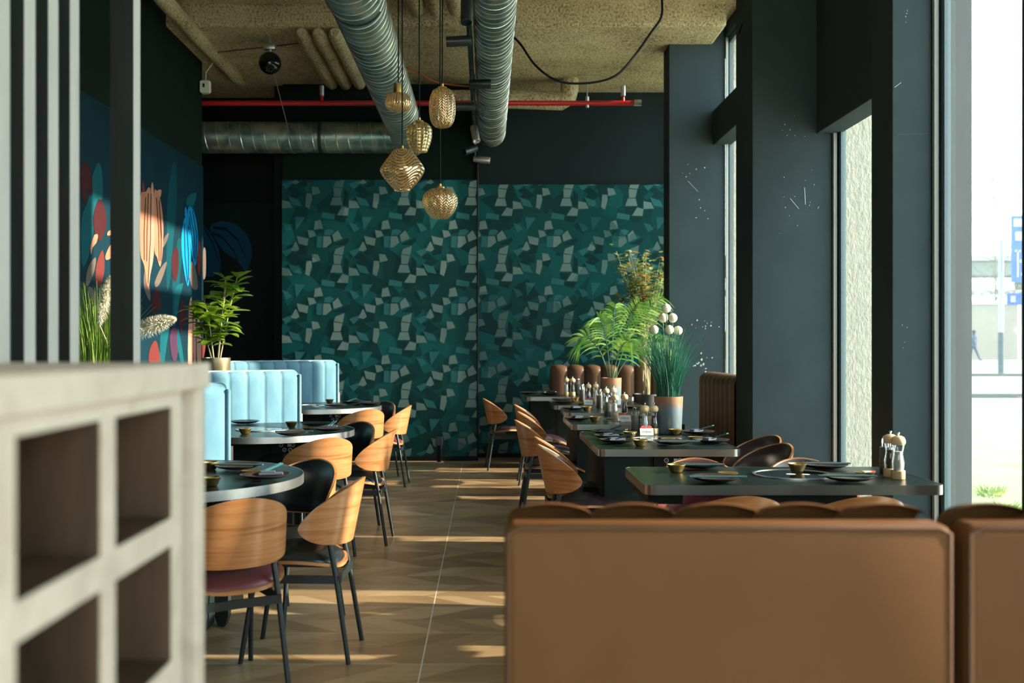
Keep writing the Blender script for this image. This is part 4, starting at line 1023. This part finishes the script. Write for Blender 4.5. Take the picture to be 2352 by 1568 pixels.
# orange flowering shrub by the far pier, in a tall floor pot
sh = thing('flowering_shrub', 'twiggy shrub with small orange flowers partly hidden behind the far pier', 'plant', (1.79, 11.75, 0))
link('pot', MB().lathe([(0, 0), (.12, 0), (.15, .8), (.135, .8), (.13, .76), (0, .76)], 32).mesh('pot', M('dark floor pot', (.03, .035, .035), .5)), sh)
random.seed(11); st = MB(); lf = MB(); fl = MB()
for k in range(26):
    a = random.uniform(0, 2 * PI); top = Vector((random.uniform(-.42, .26), random.uniform(-.2, .2), random.uniform(1.55, 2.42)))
    b0 = Vector((.04 * math.cos(a), .04 * math.sin(a), .75)); mid = b0.lerp(top, .55) + Vector((-top.x * .3, 0, .05))
    st.tube([b0, mid, top], .006, 5, r_end=.002)
    for j in range(46):
        u = .05 + .95 * j / 45; c = mid.lerp(top, u)
        c = c + Vector((random.gauss(0, .035), random.gauss(0, .03), random.gauss(0, .03)))
        an = random.uniform(0, 2 * PI)
        leaf_blade(lf if random.random() < .90 else fl, c, (math.cos(an), math.sin(an), random.uniform(-.2, .8)), random.uniform(.06, .095), .048, droop=.2)
        if random.random() < .07:
            for q in range(5):
                an = q * 2 * PI / 5; leaf_blade(fl, c, (math.cos(an), math.sin(an) * .6 - .3, .35), .04, .024, droop=.1)
link('stem', st.mesh('stem', STEM), sh); link('foliage', lf.mesh('foliage', leaf_mat('olive leaf', (.09, .19, .03), (.46, .52, .22))), sh); link('blossom', fl.mesh('blossom', FLOWER), sh)

# grass and pampas plumes behind the slat screen
gp = thing('grass_planter', 'yellow green ornamental grass behind the slat screen', 'plant', (-2.19, 5.89, 1.041))
link('pot', pot_mesh(.12, .14, .16, M('dark planter', (.02, .024, .024), .5)), gp)
link('blades', blades(420, .16, .34, .56, YBLADE, .13, 9, .006).mesh('blades', YBLADE, False), gp, (0, 0, .13))
def plume(px0, py0, px1, py1, Z, label, base):
    p0, p1 = P(px0, py0, Z), P(px1, py1, Z)
    t = thing('pampas_plume', label, 'plume', base, 0, 'pampas plumes')
    b = Vector(base)
    link('stalk', MB().tube([(0, 0, 0), (p0 - b) * .6 + Vector((0, 0, .05)), p0 - b], .004, 6).mesh('stalk', STEM), t)
    mb = MB(); random.seed(int(px0)); d = (p1 - p0); L = d.length; dn = d.normalized()
    for i in range(1500):
        u = random.random(); c = p0 - b + d * u + Vector((0, 0, -.04 * u * u))
        w = .052 * math.sin(PI * min(1, .06 + u * .90)) ** .8 + .008
        a = random.uniform(0, 2 * PI); sd = Vector((random.gauss(0, 1), random.gauss(0, .6), random.gauss(0, 1))).normalized()
        e = c + (dn * .55 + sd * .8).normalized() * w
        n_ = dn.cross(sd); n_ = n_.normalized() * .0040 if n_.length > 1e-4 else Vector((0, 0, .002))
        mb.bm.faces.new([mb.bm.verts.new(c - n_), mb.bm.verts.new(c + n_), mb.bm.verts.new(e)])
    link('plume_head', mb.mesh('plume_head', PLUME, False), t)
plume(290, 778, 400, 716, 5.66, 'cream pampas plume leaning out past the post of the slat screen', (-2.05, 5.93, 1.041))
plume(228, 745, 258, 618, 5.68, 'cream pampas plume standing up behind the post above the yellow grass', (-2.10, 6.02, 1.041))

# ------------------------------------------------------------------ things on the tables
PLATE = M('dark stoneware plate', (.035, .026, .024), .22, col2=(.055, .04, .036), nscale=(12, 12, 12))
NAPKIN = M('slate blue napkin', (.065, .085, .12), .85)
SLEEVE = M('teal paper sleeve', (.02, .075, .08), .6)
plate_me = MB().lathe([(0, .004), (.055, .004), (.085, .010), (.110, .021), (.112, .024), (.108, .025), (.083, .014), (.055, .009), (0, .009)], 48).mesh('plate', PLATE, True, 60)
bowl_me = MB().lathe([(0, 0), (.026, 0), (.030, .006), (.040, .030), (.044, .034), (.0445, .038), (.040, .038), (.036, .032), (.026, .010), (0, .008)], 40).mesh('bowl', BRASS, True, 60)
dish_me = MB().lathe([(0, .002), (.030, .002), (.044, .010), (.046, .013), (.042, .014), (.030, .006), (0, .006)], 40).mesh('dish', BRASS, True, 60)
napkin_me = MB().box(-.055, .055, -.022, .022, 0, .012, .004).box(-.045, .02, -.018, .024, .012, .018, .003).mesh('napkin', NAPKIN, False)
sleeve_me = MB().box(-.125, .125, -.014, .014, 0, .006, .001, 1).mesh('sleeve', SLEEVE, False)
def chop_me():
    mb = MB()
    for s1 in (-.008, .008): mb.tube([(-.02, s1, .0), (.085, s1 * 1.2, .035)], .0045, 6)
    return mb.mesh('chopsticks', M('teal lacquer', (.05, .17, .18), .35))
chop_me = chop_me()
mill_parts = []
def mill_proto(core_mat):
    base = MB().lathe([(0, 0), (.029, 0), (.030, .003), (.030, .036), (.028, .038), (0, .038)], 28).mesh('mill_base', OAKPALE)
    body = MB().lathe([(.024, .038), (.026, .06), (.027, .075), (.021, .105), (.0205, .118), (.026, .145), (.027, .152), (0, .152)], 28).mesh('mill_body', CLEAR)
    core = MB().lathe([(0, .04), (.020, .04), (.021, .07), (.016, .105), (.016, .122), (0, .122)], 20).mesh('mill_contents', core_mat)
    cap = MB().lathe([(0, .152), (.027, .152), (.0315, .160), (.0315, .172), (.026, .185), (.014, .192), (0, .193)], 28).mesh('mill_cap', OAKPALE)
    knob = MB().lathe([(0, .193), (.004, .193), (.004, .198), (.007, .202), (.006, .208), (0, .210)], 16).mesh('knob', CHROME)
    return [('mill_base', base, (0, 0, 0), []), ('mill_body', body, (0, 0, 0), [('contents', core, (0, 0, 0))]), ('mill_cap', cap, (0, 0, 0), [('knob', knob, (0, 0, 0))])]
PEPPER = mill_proto(M('peppercorns', (.05, .03, .02), .8, col2=(.02, .012, .01), nscale=(200, 200, 200)))
SALT = mill_proto(M('salt crystals', (.78, .76, .72), .7, col2=(.62, .6, .56), nscale=(200, 200, 200)))
cup_me = MB().lathe([(0, .002), (.029, .002), (.030, .005), (.030, .125), (.0285, .125), (.0285, .008), (0, .008)], 32).mesh('perforated_cup', PERF, True, 50)
tong_me = MB().tube([(-.012, 0, .02), (-.014, 0, .13), (-.010, 0, .158), (0, 0, .168), (.010, 0, .158), (.014, 0, .13), (.012, 0, .02)], .0048, 8).mesh('tongs', CHROME)
HEART = M('red card print', (.62, .06, .06), .6); CARD = M('card white', (.78, .75, .70), .6); INK = M('card ink', (.16, .19, .26), .7)
def card_proto():
    body = MB().box(-.045, .045, -.001, .001, 0, .048)
    hearts = MB()
    for hx in (-.020, .020): hearts.prism(circle(.019, 20), -.0009, .0009, mat=Matrix.Translation((hx, 0, .048)) @ Matrix.Rotation(PI / 2, 4, 'X'))
    lines = MB().box(-.002, .034, -.0017, -.001, .024, .0265).box(-.002, .028, -.0017, -.001, .019, .021)
    txt = bpy.data.curves.new('card_text', 'FONT'); txt.body = 'W8'; txt.size = .022; txt.extrude = .0003
    txt.materials.append(INK)
    tmp = bpy.data.objects.new('tmp_text', txt); txm = bpy.data.meshes.new_from_object(tmp); bpy.data.objects.remove(tmp); txt = txm
    return body.mesh('card', CARD, False), hearts.mesh('hearts', HEART, False), lines.mesh('lines', INK, False), txt
CB, CHR, CLN, CTX = card_proto()

TABLE_OF = {'a': 'the first window table', 'b': 'the second window table', 'c': 'the third window table', 'd': 'the fourth window table', 'e': 'the fifth window table', 'f': 'the last window table',
            'r': 'the shelf side round table', 's': 'the middle round table', 't': 'the round table by the teal wall'}
HT = {'a': .7515, 'b': .7515, 'c': .7515, 'd': .7515, 'e': .7515, 'f': .7865, 'r': .7515, 's': .7515, 't': .7515}
def lay(kind, tb, px, py, desc, rot=0, dz=0.0, lift=.0):
    """stand a small thing on table TB where the photograph shows it; LIFT: height of its visible middle over the top"""
    x, y = on_level(px, py, HT[tb] + lift)
    z = HT[tb] + dz
    where = ' on ' + TABLE_OF[tb]
    g = kind.replace('_', ' ')
    rz = math.radians(rot)
    if kind == 'plate': return single('plate', plate_me, None, 'dark plate ' + desc + where, 'plate', (x, y, z), rz, 'dark plates on the tables')
    if kind == 'bowl': return single('brass_bowl', bowl_me, None, 'small brass bowl ' + desc + where, 'bowl', (x, y, z), rz, 'brass bowls on the tables')
    if kind == 'dish': return single('brass_dish', dish_me, None, 'flat brass dish ' + desc + where, 'dish', (x, y, z), rz, 'flat brass dishes on the tables')
    if kind == 'napkin': return single('napkin', napkin_me, None, 'folded slate napkin ' + desc + where, 'napkin', (x, y, z + .0112), rz, 'napkins on the plates')
    if kind == 'sleeve': return single('chopstick_sleeve', sleeve_me, None, 'long teal chopstick sleeve ' + desc + where, 'chopstick sleeve', (x, y, z + .0262), rz, 'chopstick sleeves on the plates')
    if kind == 'chop': return single('tongs', chop_me, None, 'pair of teal chopsticks ' + desc + where, 'tongs', (x, y, z + .020), rz, 'teal chopsticks on the plates')  # a pair of chopsticks resting on a plate
    if kind in ('pepper', 'salt'):
        t = thing('pepper_mill' if kind == 'pepper' else 'salt_mill', '%s wooden capped mill %s%s' % ('dark filled' if kind == 'pepper' else 'white filled', desc, where), 'mill', (x, y, z), rz, 'salt and pepper mills')
        put(PEPPER if kind == 'pepper' else SALT, t); return t
    if kind == 'cup':
        c = single('perforated_cup', cup_me, None, 'black perforated utensil cup ' + desc + where, 'cup', (x, y, z), rz, 'perforated utensil cups')
        for k, dx in enumerate((-.010, .012)):
            single('steel_tongs', tong_me, None, 'steel tongs standing in the perforated cup%s, %s pair' % (where, ('aisle side', 'window side')[k]), 'tongs', (x + dx, y + (.006 if k else -.006), z + .010), rz + k * .8, 'steel tongs in the cups')
        return c
    if kind == 'card':
        t = thing('menu_card', 'white card with two red hearts ' + desc + where, 'card', (x, y, z + .001), rz, 'heart topped cards on the tables')
        tilt = math.radians(-18)
        for n, me in (('card', CB), ('hearts', CHR), ('print_lines', CLN)): link(n, me, t, (0, 0, 0), (tilt, 0, 0))
        o = link('lettering', CTX, t, (-.038, -.0013, .0175), (PI / 2 + tilt, 0, 0)); o.location = (-.036, -.002 + .0175 * -math.sin(tilt) * -1, .0175)
        return t
# first window table
lay('plate', 'a', 1604, 1075, 'farther from the camera, aisle end,', 0); lay('sleeve', 'a', 1604, 1068, 'across the far aisle end plate', 2, lift=.026)
lay('plate', 'a', 1643, 1106, 'closer to the camera, aisle end,', 0); lay('sleeve', 'a', 1648, 1096, 'across the near aisle end plate', 2, lift=.026)
lay('plate', 'a', 1893, 1076, 'farther from the camera, window end,', 0); lay('sleeve', 'a', 1893, 1065, 'across the far window end plate', 0, lift=.026)
lay('plate', 'a', 1949, 1105, 'closer to the camera, window end,', 0); lay('sleeve', 'a', 1945, 1094, 'across the near window end plate', -2, lift=.026)
lay('bowl', 'a', 1553, 1084, 'at the aisle corner'); lay('bowl', 'a', 1831, 1085, 'standing on the cooktop', dz=.006)
lay('dish', 'a', 1672, 1091, 'beside the cooktop on its aisle side'); lay('dish', 'a', 1986, 1090, 'near the mills')
lay('pepper', 'a', 2045, 1094, 'behind its white twin'); lay('salt', 'a', 2063, 1099, 'in front of its dark twin'); lay('cup', 'a', 2036, 1088, 'hidden behind the mills')
x, y = on_level(1994, 1084, .765)
single('paper_tag', MB().box(-.03, .03, -.012, .012, 0, .004, mi=0).box(.012, .032, -.0125, .0125, .0005, .0045, mi=1), [CARD, HEART], 'small red and white paper tag lying on the dish near the mills', 'tag', (x, y, .7665), .3)
# second window table
PL_B = [(1396, 997, 'at the far aisle corner'), (1404, 1007, 'middle of the aisle side'), (1418, 1017, 'at the near aisle corner'), (1546, 1021, 'at the near edge with a teal cloth'), (1603, 997, 'at the far window corner'), (1633, 1017, 'at the near window corner')]
for i, (px, py, d) in enumerate(PL_B):
    lay('plate', 'b', px, py, d)
    if i != 3:
        lay('napkin', 'b', px - 3, py - 2, 'on the plate ' + d, 10 * i); lay('chop', 'b', px + 8, py - 3, 'on the plate ' + d, -35)
lay('sleeve', 'b', 1560, 1014, 'on the plate at the near edge', 6, lift=.026)
lay('bowl', 'b', 1447, 1004, 'beside the perforated cup'); lay('bowl', 'b', 1471, 1024, 'at the near edge'); lay('bowl', 'b', 1551, 998, 'in front of the grass pot')
lay('dish', 'b', 1410, 1000, 'between the aisle side plates'); lay('dish', 'b', 1534, 1011, 'behind the teal cloth plate'); lay('dish', 'b', 1597, 1007, 'between the window side plates'); 
lay('cup', 'b', 1460, 995, 'beside the two mills'); lay('salt', 'b', 1481, 996, 'by the perforated cup'); lay('pepper', 'b', 1502, 996, 'by the grass pot'); lay('card', 'b', 1486, 1000, 'before the two mills', 4)
# third window table
lay('plate', 'c', 1326, 965, 'at the aisle edge'); lay('napkin', 'c', 1332, 963, 'on the aisle edge plate', 20); lay('bowl', 'c', 1366, 967, 'beside the aisle edge plate')
lay('cup', 'c', 1396, 958, 'beside the mills'); lay('salt', 'c', 1412, 961, 'by the perforated cup'); lay('pepper', 'c', 1434, 958, 'behind the card'); lay('card', 'c', 1436, 967, 'before the mills', 2)
lay('dish', 'c', 1466, 940 + 18, 'beyond the mills')
# fourth window table
lay('plate', 'd', 1318, 941, 'at the aisle edge'); lay('napkin', 'd', 1324, 940, 'on the aisle edge plate', 30); lay('bowl', 'd', 1348, 943, 'beside the aisle edge plate'); lay('cup', 'd', 1377, 938, 'beside the mills')
lay('salt', 'd', 1392, 939, 'by the perforated cup'); lay('pepper', 'd', 1409, 937, 'turned to the window'); lay('plate', 'd', 1452, 938, 'at the window edge'); lay('dish', 'd', 1480, 937, 'beyond the window edge plate')
# fifth window table
lay('plate', 'e', 1290, 920, 'at the far aisle edge'); lay('plate', 'e', 1298, 927, 'at the near aisle edge'); lay('bowl', 'e', 1322, 921, 'behind the flat dish'); lay('dish', 'e', 1336, 928, 'at the near edge')
lay('pepper', 'e', 1351, 924, 'behind the card'); lay('salt', 'e', 1368, 923, 'by the palm pot'); lay('card', 'e', 1352, 929, 'before the mills', 0); lay('cup', 'e', 1337, 921, 'beside the mills')
# last window table
lay('salt', 'f', 1301, 908, 'next to a dark one'); lay('pepper', 'f', 1315, 908, 'beside its white twin'); lay('cup', 'f', 1327, 906, 'next to the mills'); lay('plate', 'f', 1214, 905, 'at the aisle end'); lay('plate', 'f', 1262, 907, 'under loose cutlery')
fork_me = MB().tube([(-.08, 0, 0), (-.02, .004, .006), (.05, 0, .002)], .004, 6).box(.045, .09, -.012, .012, 0, .005, .002).mesh('fork', CHROME)
for n, (px, py, r) in enumerate(((1240, 906, 20), (1262, 904, -30), (1278, 906, 70))):
    x, y = on_level(px, py, .79)
    single('serving_fork', fork_me, None, 'steel serving fork lying loose on the last window table, %s from the aisle' % ('first', 'second', 'third')[n], 'fork', (x, y, .815), math.radians(r), 'loose forks on the last table')
# round tables
lay('plate', 'r', 610, 1100, 'with napkin at the aisle edge'); lay('napkin', 'r', 622, 1096, 'on the aisle edge plate', 10); lay('chop', 'r', 608, 1094, 'on the aisle edge plate', 35)
lay('plate', 'r', 545, 1078, 'with a rolled napkin farther back'); lay('sleeve', 'r', 545, 1068, 'across the farther back plate', -4, lift=.026)
lay('dish', 'r', 577, 1086, 'behind the aisle edge plate'); lay('bowl', 'r', 482, 1078, 'at the booth side, far'); lay('bowl', 'r', 484, 1115, 'at the near edge')
lay('bowl', 's', 669, 980, 'behind the plates'); lay('plate', 's', 725, 978, 'at the far aisle side'); lay('sleeve', 's', 726, 970, 'across the far aisle side plate', -4, lift=.026); lay('dish', 's', 708, 985, 'between the two aisle plates')
lay('plate', 's', 757, 990, 'at the aisle edge'); lay('napkin', 's', 768, 987, 'on the aisle edge plate', 0); lay('chop', 's', 757, 986, 'on the aisle edge plate', 70)
lay('plate', 's', 672, 1000, 'at the near edge'); lay('sleeve', 's', 676, 991, 'across the near edge plate', 4, lift=.026); lay('dish', 's', 682, 991, 'behind the near edge plate'); lay('bowl', 's', 563, 996, 'by the booth end'); lay('plate', 's', 562, 973, 'beyond the cooktop')
lay('bowl', 't', 757, 925, 'by the booth'); lay('plate', 't', 770, 934, 'at the near edge'); lay('plate', 't', 806, 926, 'under the chopsticks'); lay('plate', 't', 850, 930, 'at the aisle edge'); lay('dish', 't', 818, 930, 'between the plates')
lay('chop', 't', 800, 927, 'on the middle plate', 20); lay('napkin', 't', 846, 928, 'on the aisle edge plate', 0)

# small black post by the papered wall
t = thing('floor_socket', 'small black socket post on the floor before the papered wall', 'socket', (-.55, 12.05, 0))
link('post', MB().box(-.025, .025, -.02, .02, 0, .2, .004).mesh('post', BLACK, False), t); link('outlet', MB().box(-.04, .04, -.025, .025, .19, .29, .005).mesh('outlet', BLACKMET, False), t)

# ------------------------------------------------------------------ street outside
GRASSM = M('dry lawn', (.175, .195, .085), .95, col2=(.26, .265, .15), nscale=(1.4, 1.4, 1), ndetail=8)
PAVE = M('pale concrete paving', (.86, .79, .64), .9, col2=(.80, .73, .60), nscale=(1, 1, 1))
ROADM = M('pale asphalt', (.26, .26, .245), .95, col2=(.225, .227, .215), nscale=(.5, .5, .5))
def gz(Z): return -.02 + max(0.0, .011 * (Z - 17))
def strip(x0, x1, z0, z1, off=0.0, th=.3):
    mb = MB(); n = 12
    for i in range(n):
        a, b = z0 + (z1 - z0) * i / n, z0 + (z1 - z0) * (i + 1) / n
        mb.face([(x0, a, gz(a) + off), (x1, a, gz(a) + off), (x1, b, gz(b) + off), (x0, b, gz(b) + off)])
    return mb
struct('ground_bounce_paving', MB().box(2.56, 3.75, -12, 14, -.3, -.02).box(3.75, 30, -12, 7.6, -.3, -.02).mesh('paving', PAVE, False), 'unseen pale paving added to bounce light onto the ceiling')  # added out of view; throws sun and sky light up to the ceiling
struct('ground_forecourt', MB().box(-30, 60, -60, -4.45, -.3, -.021).mesh('forecourt', PAVE, False), 'pale forecourt behind the camera')
struct('ground_lawn', strip(3.75, 60, 7.6, 17.0).mesh('lawn', GRASSM, False), 'dry sunlit lawn outside the window')
struct('ground_road', strip(2.6, 140, 17.0, 120).mesh('road', ROADM, False), 'pale sunlit road beyond the lawn')
KERB = M('grey kerb stone', (.09, .098, .085), .9)
for n, Z in enumerate((25.2, 37.9)):
    struct('ground_kerb', MB().box(8, 40, Z, Z + .35, gz(Z), gz(Z) + .10).mesh('kerb', KERB, False), ('first', 'second')[n] + ' kerb line across the road')
random.seed(8)
for n in range(6):
    px, py = random.uniform(2240, 2335), random.uniform(1080, 1180)
    x, y = on_level(px, py, 0.0)
    single('grass_tuft', blades(40, .12, .03, .09, YBLADE, .10, n, .012).mesh('tuft', YBLADE, False), None, 'small green tuft on the dry lawn, %s from the road' % ('first', 'second', 'third', 'fourth', 'fifth', 'sixth')[n], 'grass tuft', (x, y, -.02), 0, 'tufts on the lawn')
Zw = 62.0
bw = thing('noise_barrier', 'long beige barrier wall with a pale top rail beyond the road', 'barrier', (0, Zw, 0))
link('barrier_panel', MB().box(15, 60, 0, .3, gz(Zw), 3.75).mesh('barrier_panel', M('beige panel', (.30, .265, .22), .9, col2=(.27, .24, .20), nscale=(.6, .6, .2)), False), bw)
link('top_rail', MB().box(15, 60, -.05, .35, 3.75, 3.95).box(15, 60, -.02, .3, 4.25, 4.33).mesh('top_rail', M('pale rail', (.40, .40, .37), .8), False), bw)
br = thing('rail_bridge', 'pale bridge deck crossing behind the bare trees', 'bridge', (0, 100, 0))
link('deck', MB().box(20, 120, 0, 4, 8.0, 9.4).mesh('deck', M('bridge grey', (.22, .225, .215), .9), False), br)
link('parapet', MB().box(20, 120, -.2, 0, 9.4, 9.9).box(20, 120, -.3, 0, 6.0, 6.6).mesh('parapet', M('parapet pale', (.36, .36, .34), .9), False), br)
for x in (34, 52, 70): link('bridge_pier', MB().box(x, x + 1.6, .6, 3, 0, 8).mesh('bridge_pier', M('bridge grey', (.22, .225, .215), .9), False), br)
lp = thing('lamp_post', 'pale street post with a dark lower sleeve beside the road', 'post', (20.08, 40.8, gz(40.8)))
link('shaft', MB().tube([(0, 0, 1.5), (0, 0, 5.2)], .10, 14).mesh('shaft', M('pale post paint', (.32, .33, .33), .6)), lp)
link('lower_sleeve', MB().tube([(0, 0, 0), (0, 0, 1.6)], .115, 14).mesh('lower_sleeve', M('dark post sleeve', (.055, .08, .09), .6)), lp)
BLUE = M('traffic blue', (.05, .12, .34), .5)
sg = thing('road_sign', 'tall blue road sign with white strokes at the window edge', 'sign', (20.35, 40.0, 0))
link('panel', MB().box(-.25, 1.6, 0, .08, 3.75, 6.3).mesh('panel', BLUE, False), sg)
wm = MB().box(-.18, .6, -.01, 0, 5.88, 6.18)
wm.box(-.12, .2, -.01, 0, 5.35, 5.68).box(-.05, .01, -.01, 0, 3.95, 5.0).box(-.14, .10, -.01, 0, 4.92, 4.98).box(.06, .3, -.01, 0, 4.5, 4.62).box(.16, .26, -.01, 0, 4.3, 4.8).box(.1, .3, -.01, 0, 4.0, 4.12)
link('white_strokes', wm.mesh('white_strokes', M('sign white', (.4, .4, .41), .6), False), sg)
link('sign_post', MB().tube([(1.2, .1, 0), (1.2, .1, 3.8)], .07, 10).mesh('sign_post', STEEL), sg)
s2 = thing('parking_sign', 'small blue sign below the tall road sign', 'sign', (20.9, 41.5, 0))
link('panel', MB().box(-.22, .5, 0, .06, 2.95, 3.4).mesh('panel', BLUE, False), s2); link('white_mark', MB().box(-.1, .1, -.01, 0, 3.05, 3.3).mesh('white_mark', M('sign white', (.4, .4, .41), .6), False), s2)
link('sign_post', MB().tube([(.3, .1, 0), (.3, .1, 3.0)], .05, 10).mesh('sign_post', STEEL), s2)
BARK = M('grey bark', (.16, .155, .135), .9)
TWIG = leaf_mat('dusty scrub', (.16, .165, .12), (.24, .24, .18), .9)
def bare_tree(x, y, hgt, seed, label):
    random.seed(seed); t = thing('bare_tree', label, 'tree', (x, y, gz(min(y, 62))), 0, 'bare trees beyond the road')
    tr = MB(); tr.tube([(0, 0, 0), (.1, 0, hgt * .4), (0, 0, hgt)], .09, 7, r_end=.02)
    bb = MB()
    for k in range(46):
        z = hgt * random.uniform(.25, .97); a = random.uniform(0, 2 * PI); L = (hgt - z) * .35 + random.uniform(.4, 1.3)
        e = Vector((math.cos(a) * L, math.sin(a) * L, z + L * random.uniform(.2, .9))); m_ = Vector((math.cos(a) * L * .5, math.sin(a) * L * .5, z + L * .2))
        bb.tube([(0, 0, z), m_, e], .03, 4, r_end=.008)
        for q in range(3):
            u = random.uniform(.4, 1); c = m_.lerp(e, u); d = Vector((random.gauss(0, .4), random.gauss(0, .4), random.uniform(.1, .6)))
            bb.tube([c, c + d], .012, 4, r_end=.005)
    link('trunk', tr.mesh('trunk', BARK), t); link('branches', bb.mesh('branches', BARK), t)
bare_tree(34.0, 70, 12.5, 1, 'tall slim bare tree reaching above the bridge beside the pier edge')
bare_tree(38.5, 72, 8.5, 2, 'shorter spreading bare tree behind the pale post')
random.seed(14)
for n in range(5):
    x = 30.5 + n * 2.6 + random.uniform(-.4, .4); mb = MB()
    for q in range(420):
        c = Vector((random.gauss(0, .9), random.gauss(0, .5), abs(random.gauss(1.9, 1.0))))
        a = random.uniform(0, 2 * PI); d = Vector((math.cos(a), math.sin(a), random.uniform(0, 1)))
        leaf_blade(mb, c, d, random.uniform(.2, .5), .12, droop=.2)
    single('scrub_bush', mb, TWIG, 'dusty leafless scrub bush above the barrier rail, %s from the pier edge' % ('first', 'second', 'third', 'fourth', 'fifth')[n], 'bush', (x, 66, 1.9), 0, 'scrub bushes behind the barrier')
struct('ground_embankment', MB().box(15, 90, 63.5, 97, 0, 2.2).mesh('embankment', GRASSM, False), 'bank behind the barrier')

# pedestrian far off by the barrier
def pedestrian():
    Z = 60.0; p = P(2234, 836, Z); base = Vector((p.x, Z, gz(Z)))
    me = bpy.data.meshes.new('body')
    J = {'pel': (0, 0, .92), 'ch': (.04, 0, 1.22), 'nk': (.05, 0, 1.43), 'hd': (.08, 0, 1.58), 'ht': (.08, 0, 1.70),
         'kl': (.20, -.08, .50), 'fl': (.38, -.08, .06), 'tl': (.52, -.08, .04), 'hl': (.02, -.10, .88), 'hr': (-.02, .10, .88), 'kr': (-.06, .08, .48), 'fr': (-.30, .08, .08), 'tr': (-.18, .08, .03),
         'sl': (.05, -.19, 1.38), 'el': (-.08, -.24, 1.10), 'wl': (.08, -.22, .90), 'sr': (.05, .19, 1.38), 'er': (.02, .24, 1.10), 'wr': (.22, .22, .95)}
    R = {'pel': .17, 'ch': .20, 'nk': .08, 'hd': .11, 'ht': .08, 'kl': .075, 'fl': .05, 'tl': .045, 'hl': .11, 'hr': .11, 'kr': .075, 'fr': .05, 'tr': .045, 'sl': .09, 'el': .065, 'wl': .045, 'sr': .09, 'er': .065, 'wr': .045}
    E = [('pel', 'ch'), ('ch', 'nk'), ('nk', 'hd'), ('hd', 'ht'), ('pel', 'hl'), ('hl', 'kl'), ('kl', 'fl'), ('fl', 'tl'), ('pel', 'hr'), ('hr', 'kr'), ('kr', 'fr'), ('fr', 'tr'), ('ch', 'sl'), ('sl', 'el'), ('el', 'wl'), ('ch', 'sr'), ('sr', 'er'), ('er', 'wr')]
    ks = list(J); me.from_pydata([J[k] for k in ks], [(ks.index(a), ks.index(b)) for a, b in E], [])
    me.materials.append(M('dark blue coat', (.05, .08, .12), .9))
    root = thing('person', 'person in dark blue clothes walking along the barrier outside', 'person', base)
    o = link('body', me, root)
    sk = o.modifiers.new('skin', 'SKIN'); sk.use_smooth_shade = True
    for i, k in enumerate(ks):
        me.skin_vertices[0].data[i].radius = (R[k], R[k]); me.skin_vertices[0].data[i].use_root = (k == 'pel')
    sb = o.modifiers.new('sub', 'SUBSURF'); sb.levels = 1; sb.render_levels = 2
    link('hair', MB().sphere((.07, 0, 1.66), .115, sub=2).mesh('hair', M('dark hair', (.03, .03, .035), .8)), root)
    link('jacket', MB().lathe([(.20, .80), (.225, .95), (.22, 1.2), (.215, 1.34), (.12, 1.44)], 20, (.03, 0, 0)).mesh('jacket', M('slate jacket', (.07, .11, .16), .9)), root)
    link('backpack', MB().box(-.28, -.12, -.14, .14, 1.0, 1.38, .05, 3).mesh('backpack', M('slate jacket', (.07, .11, .16), .9)), root)
pedestrian()
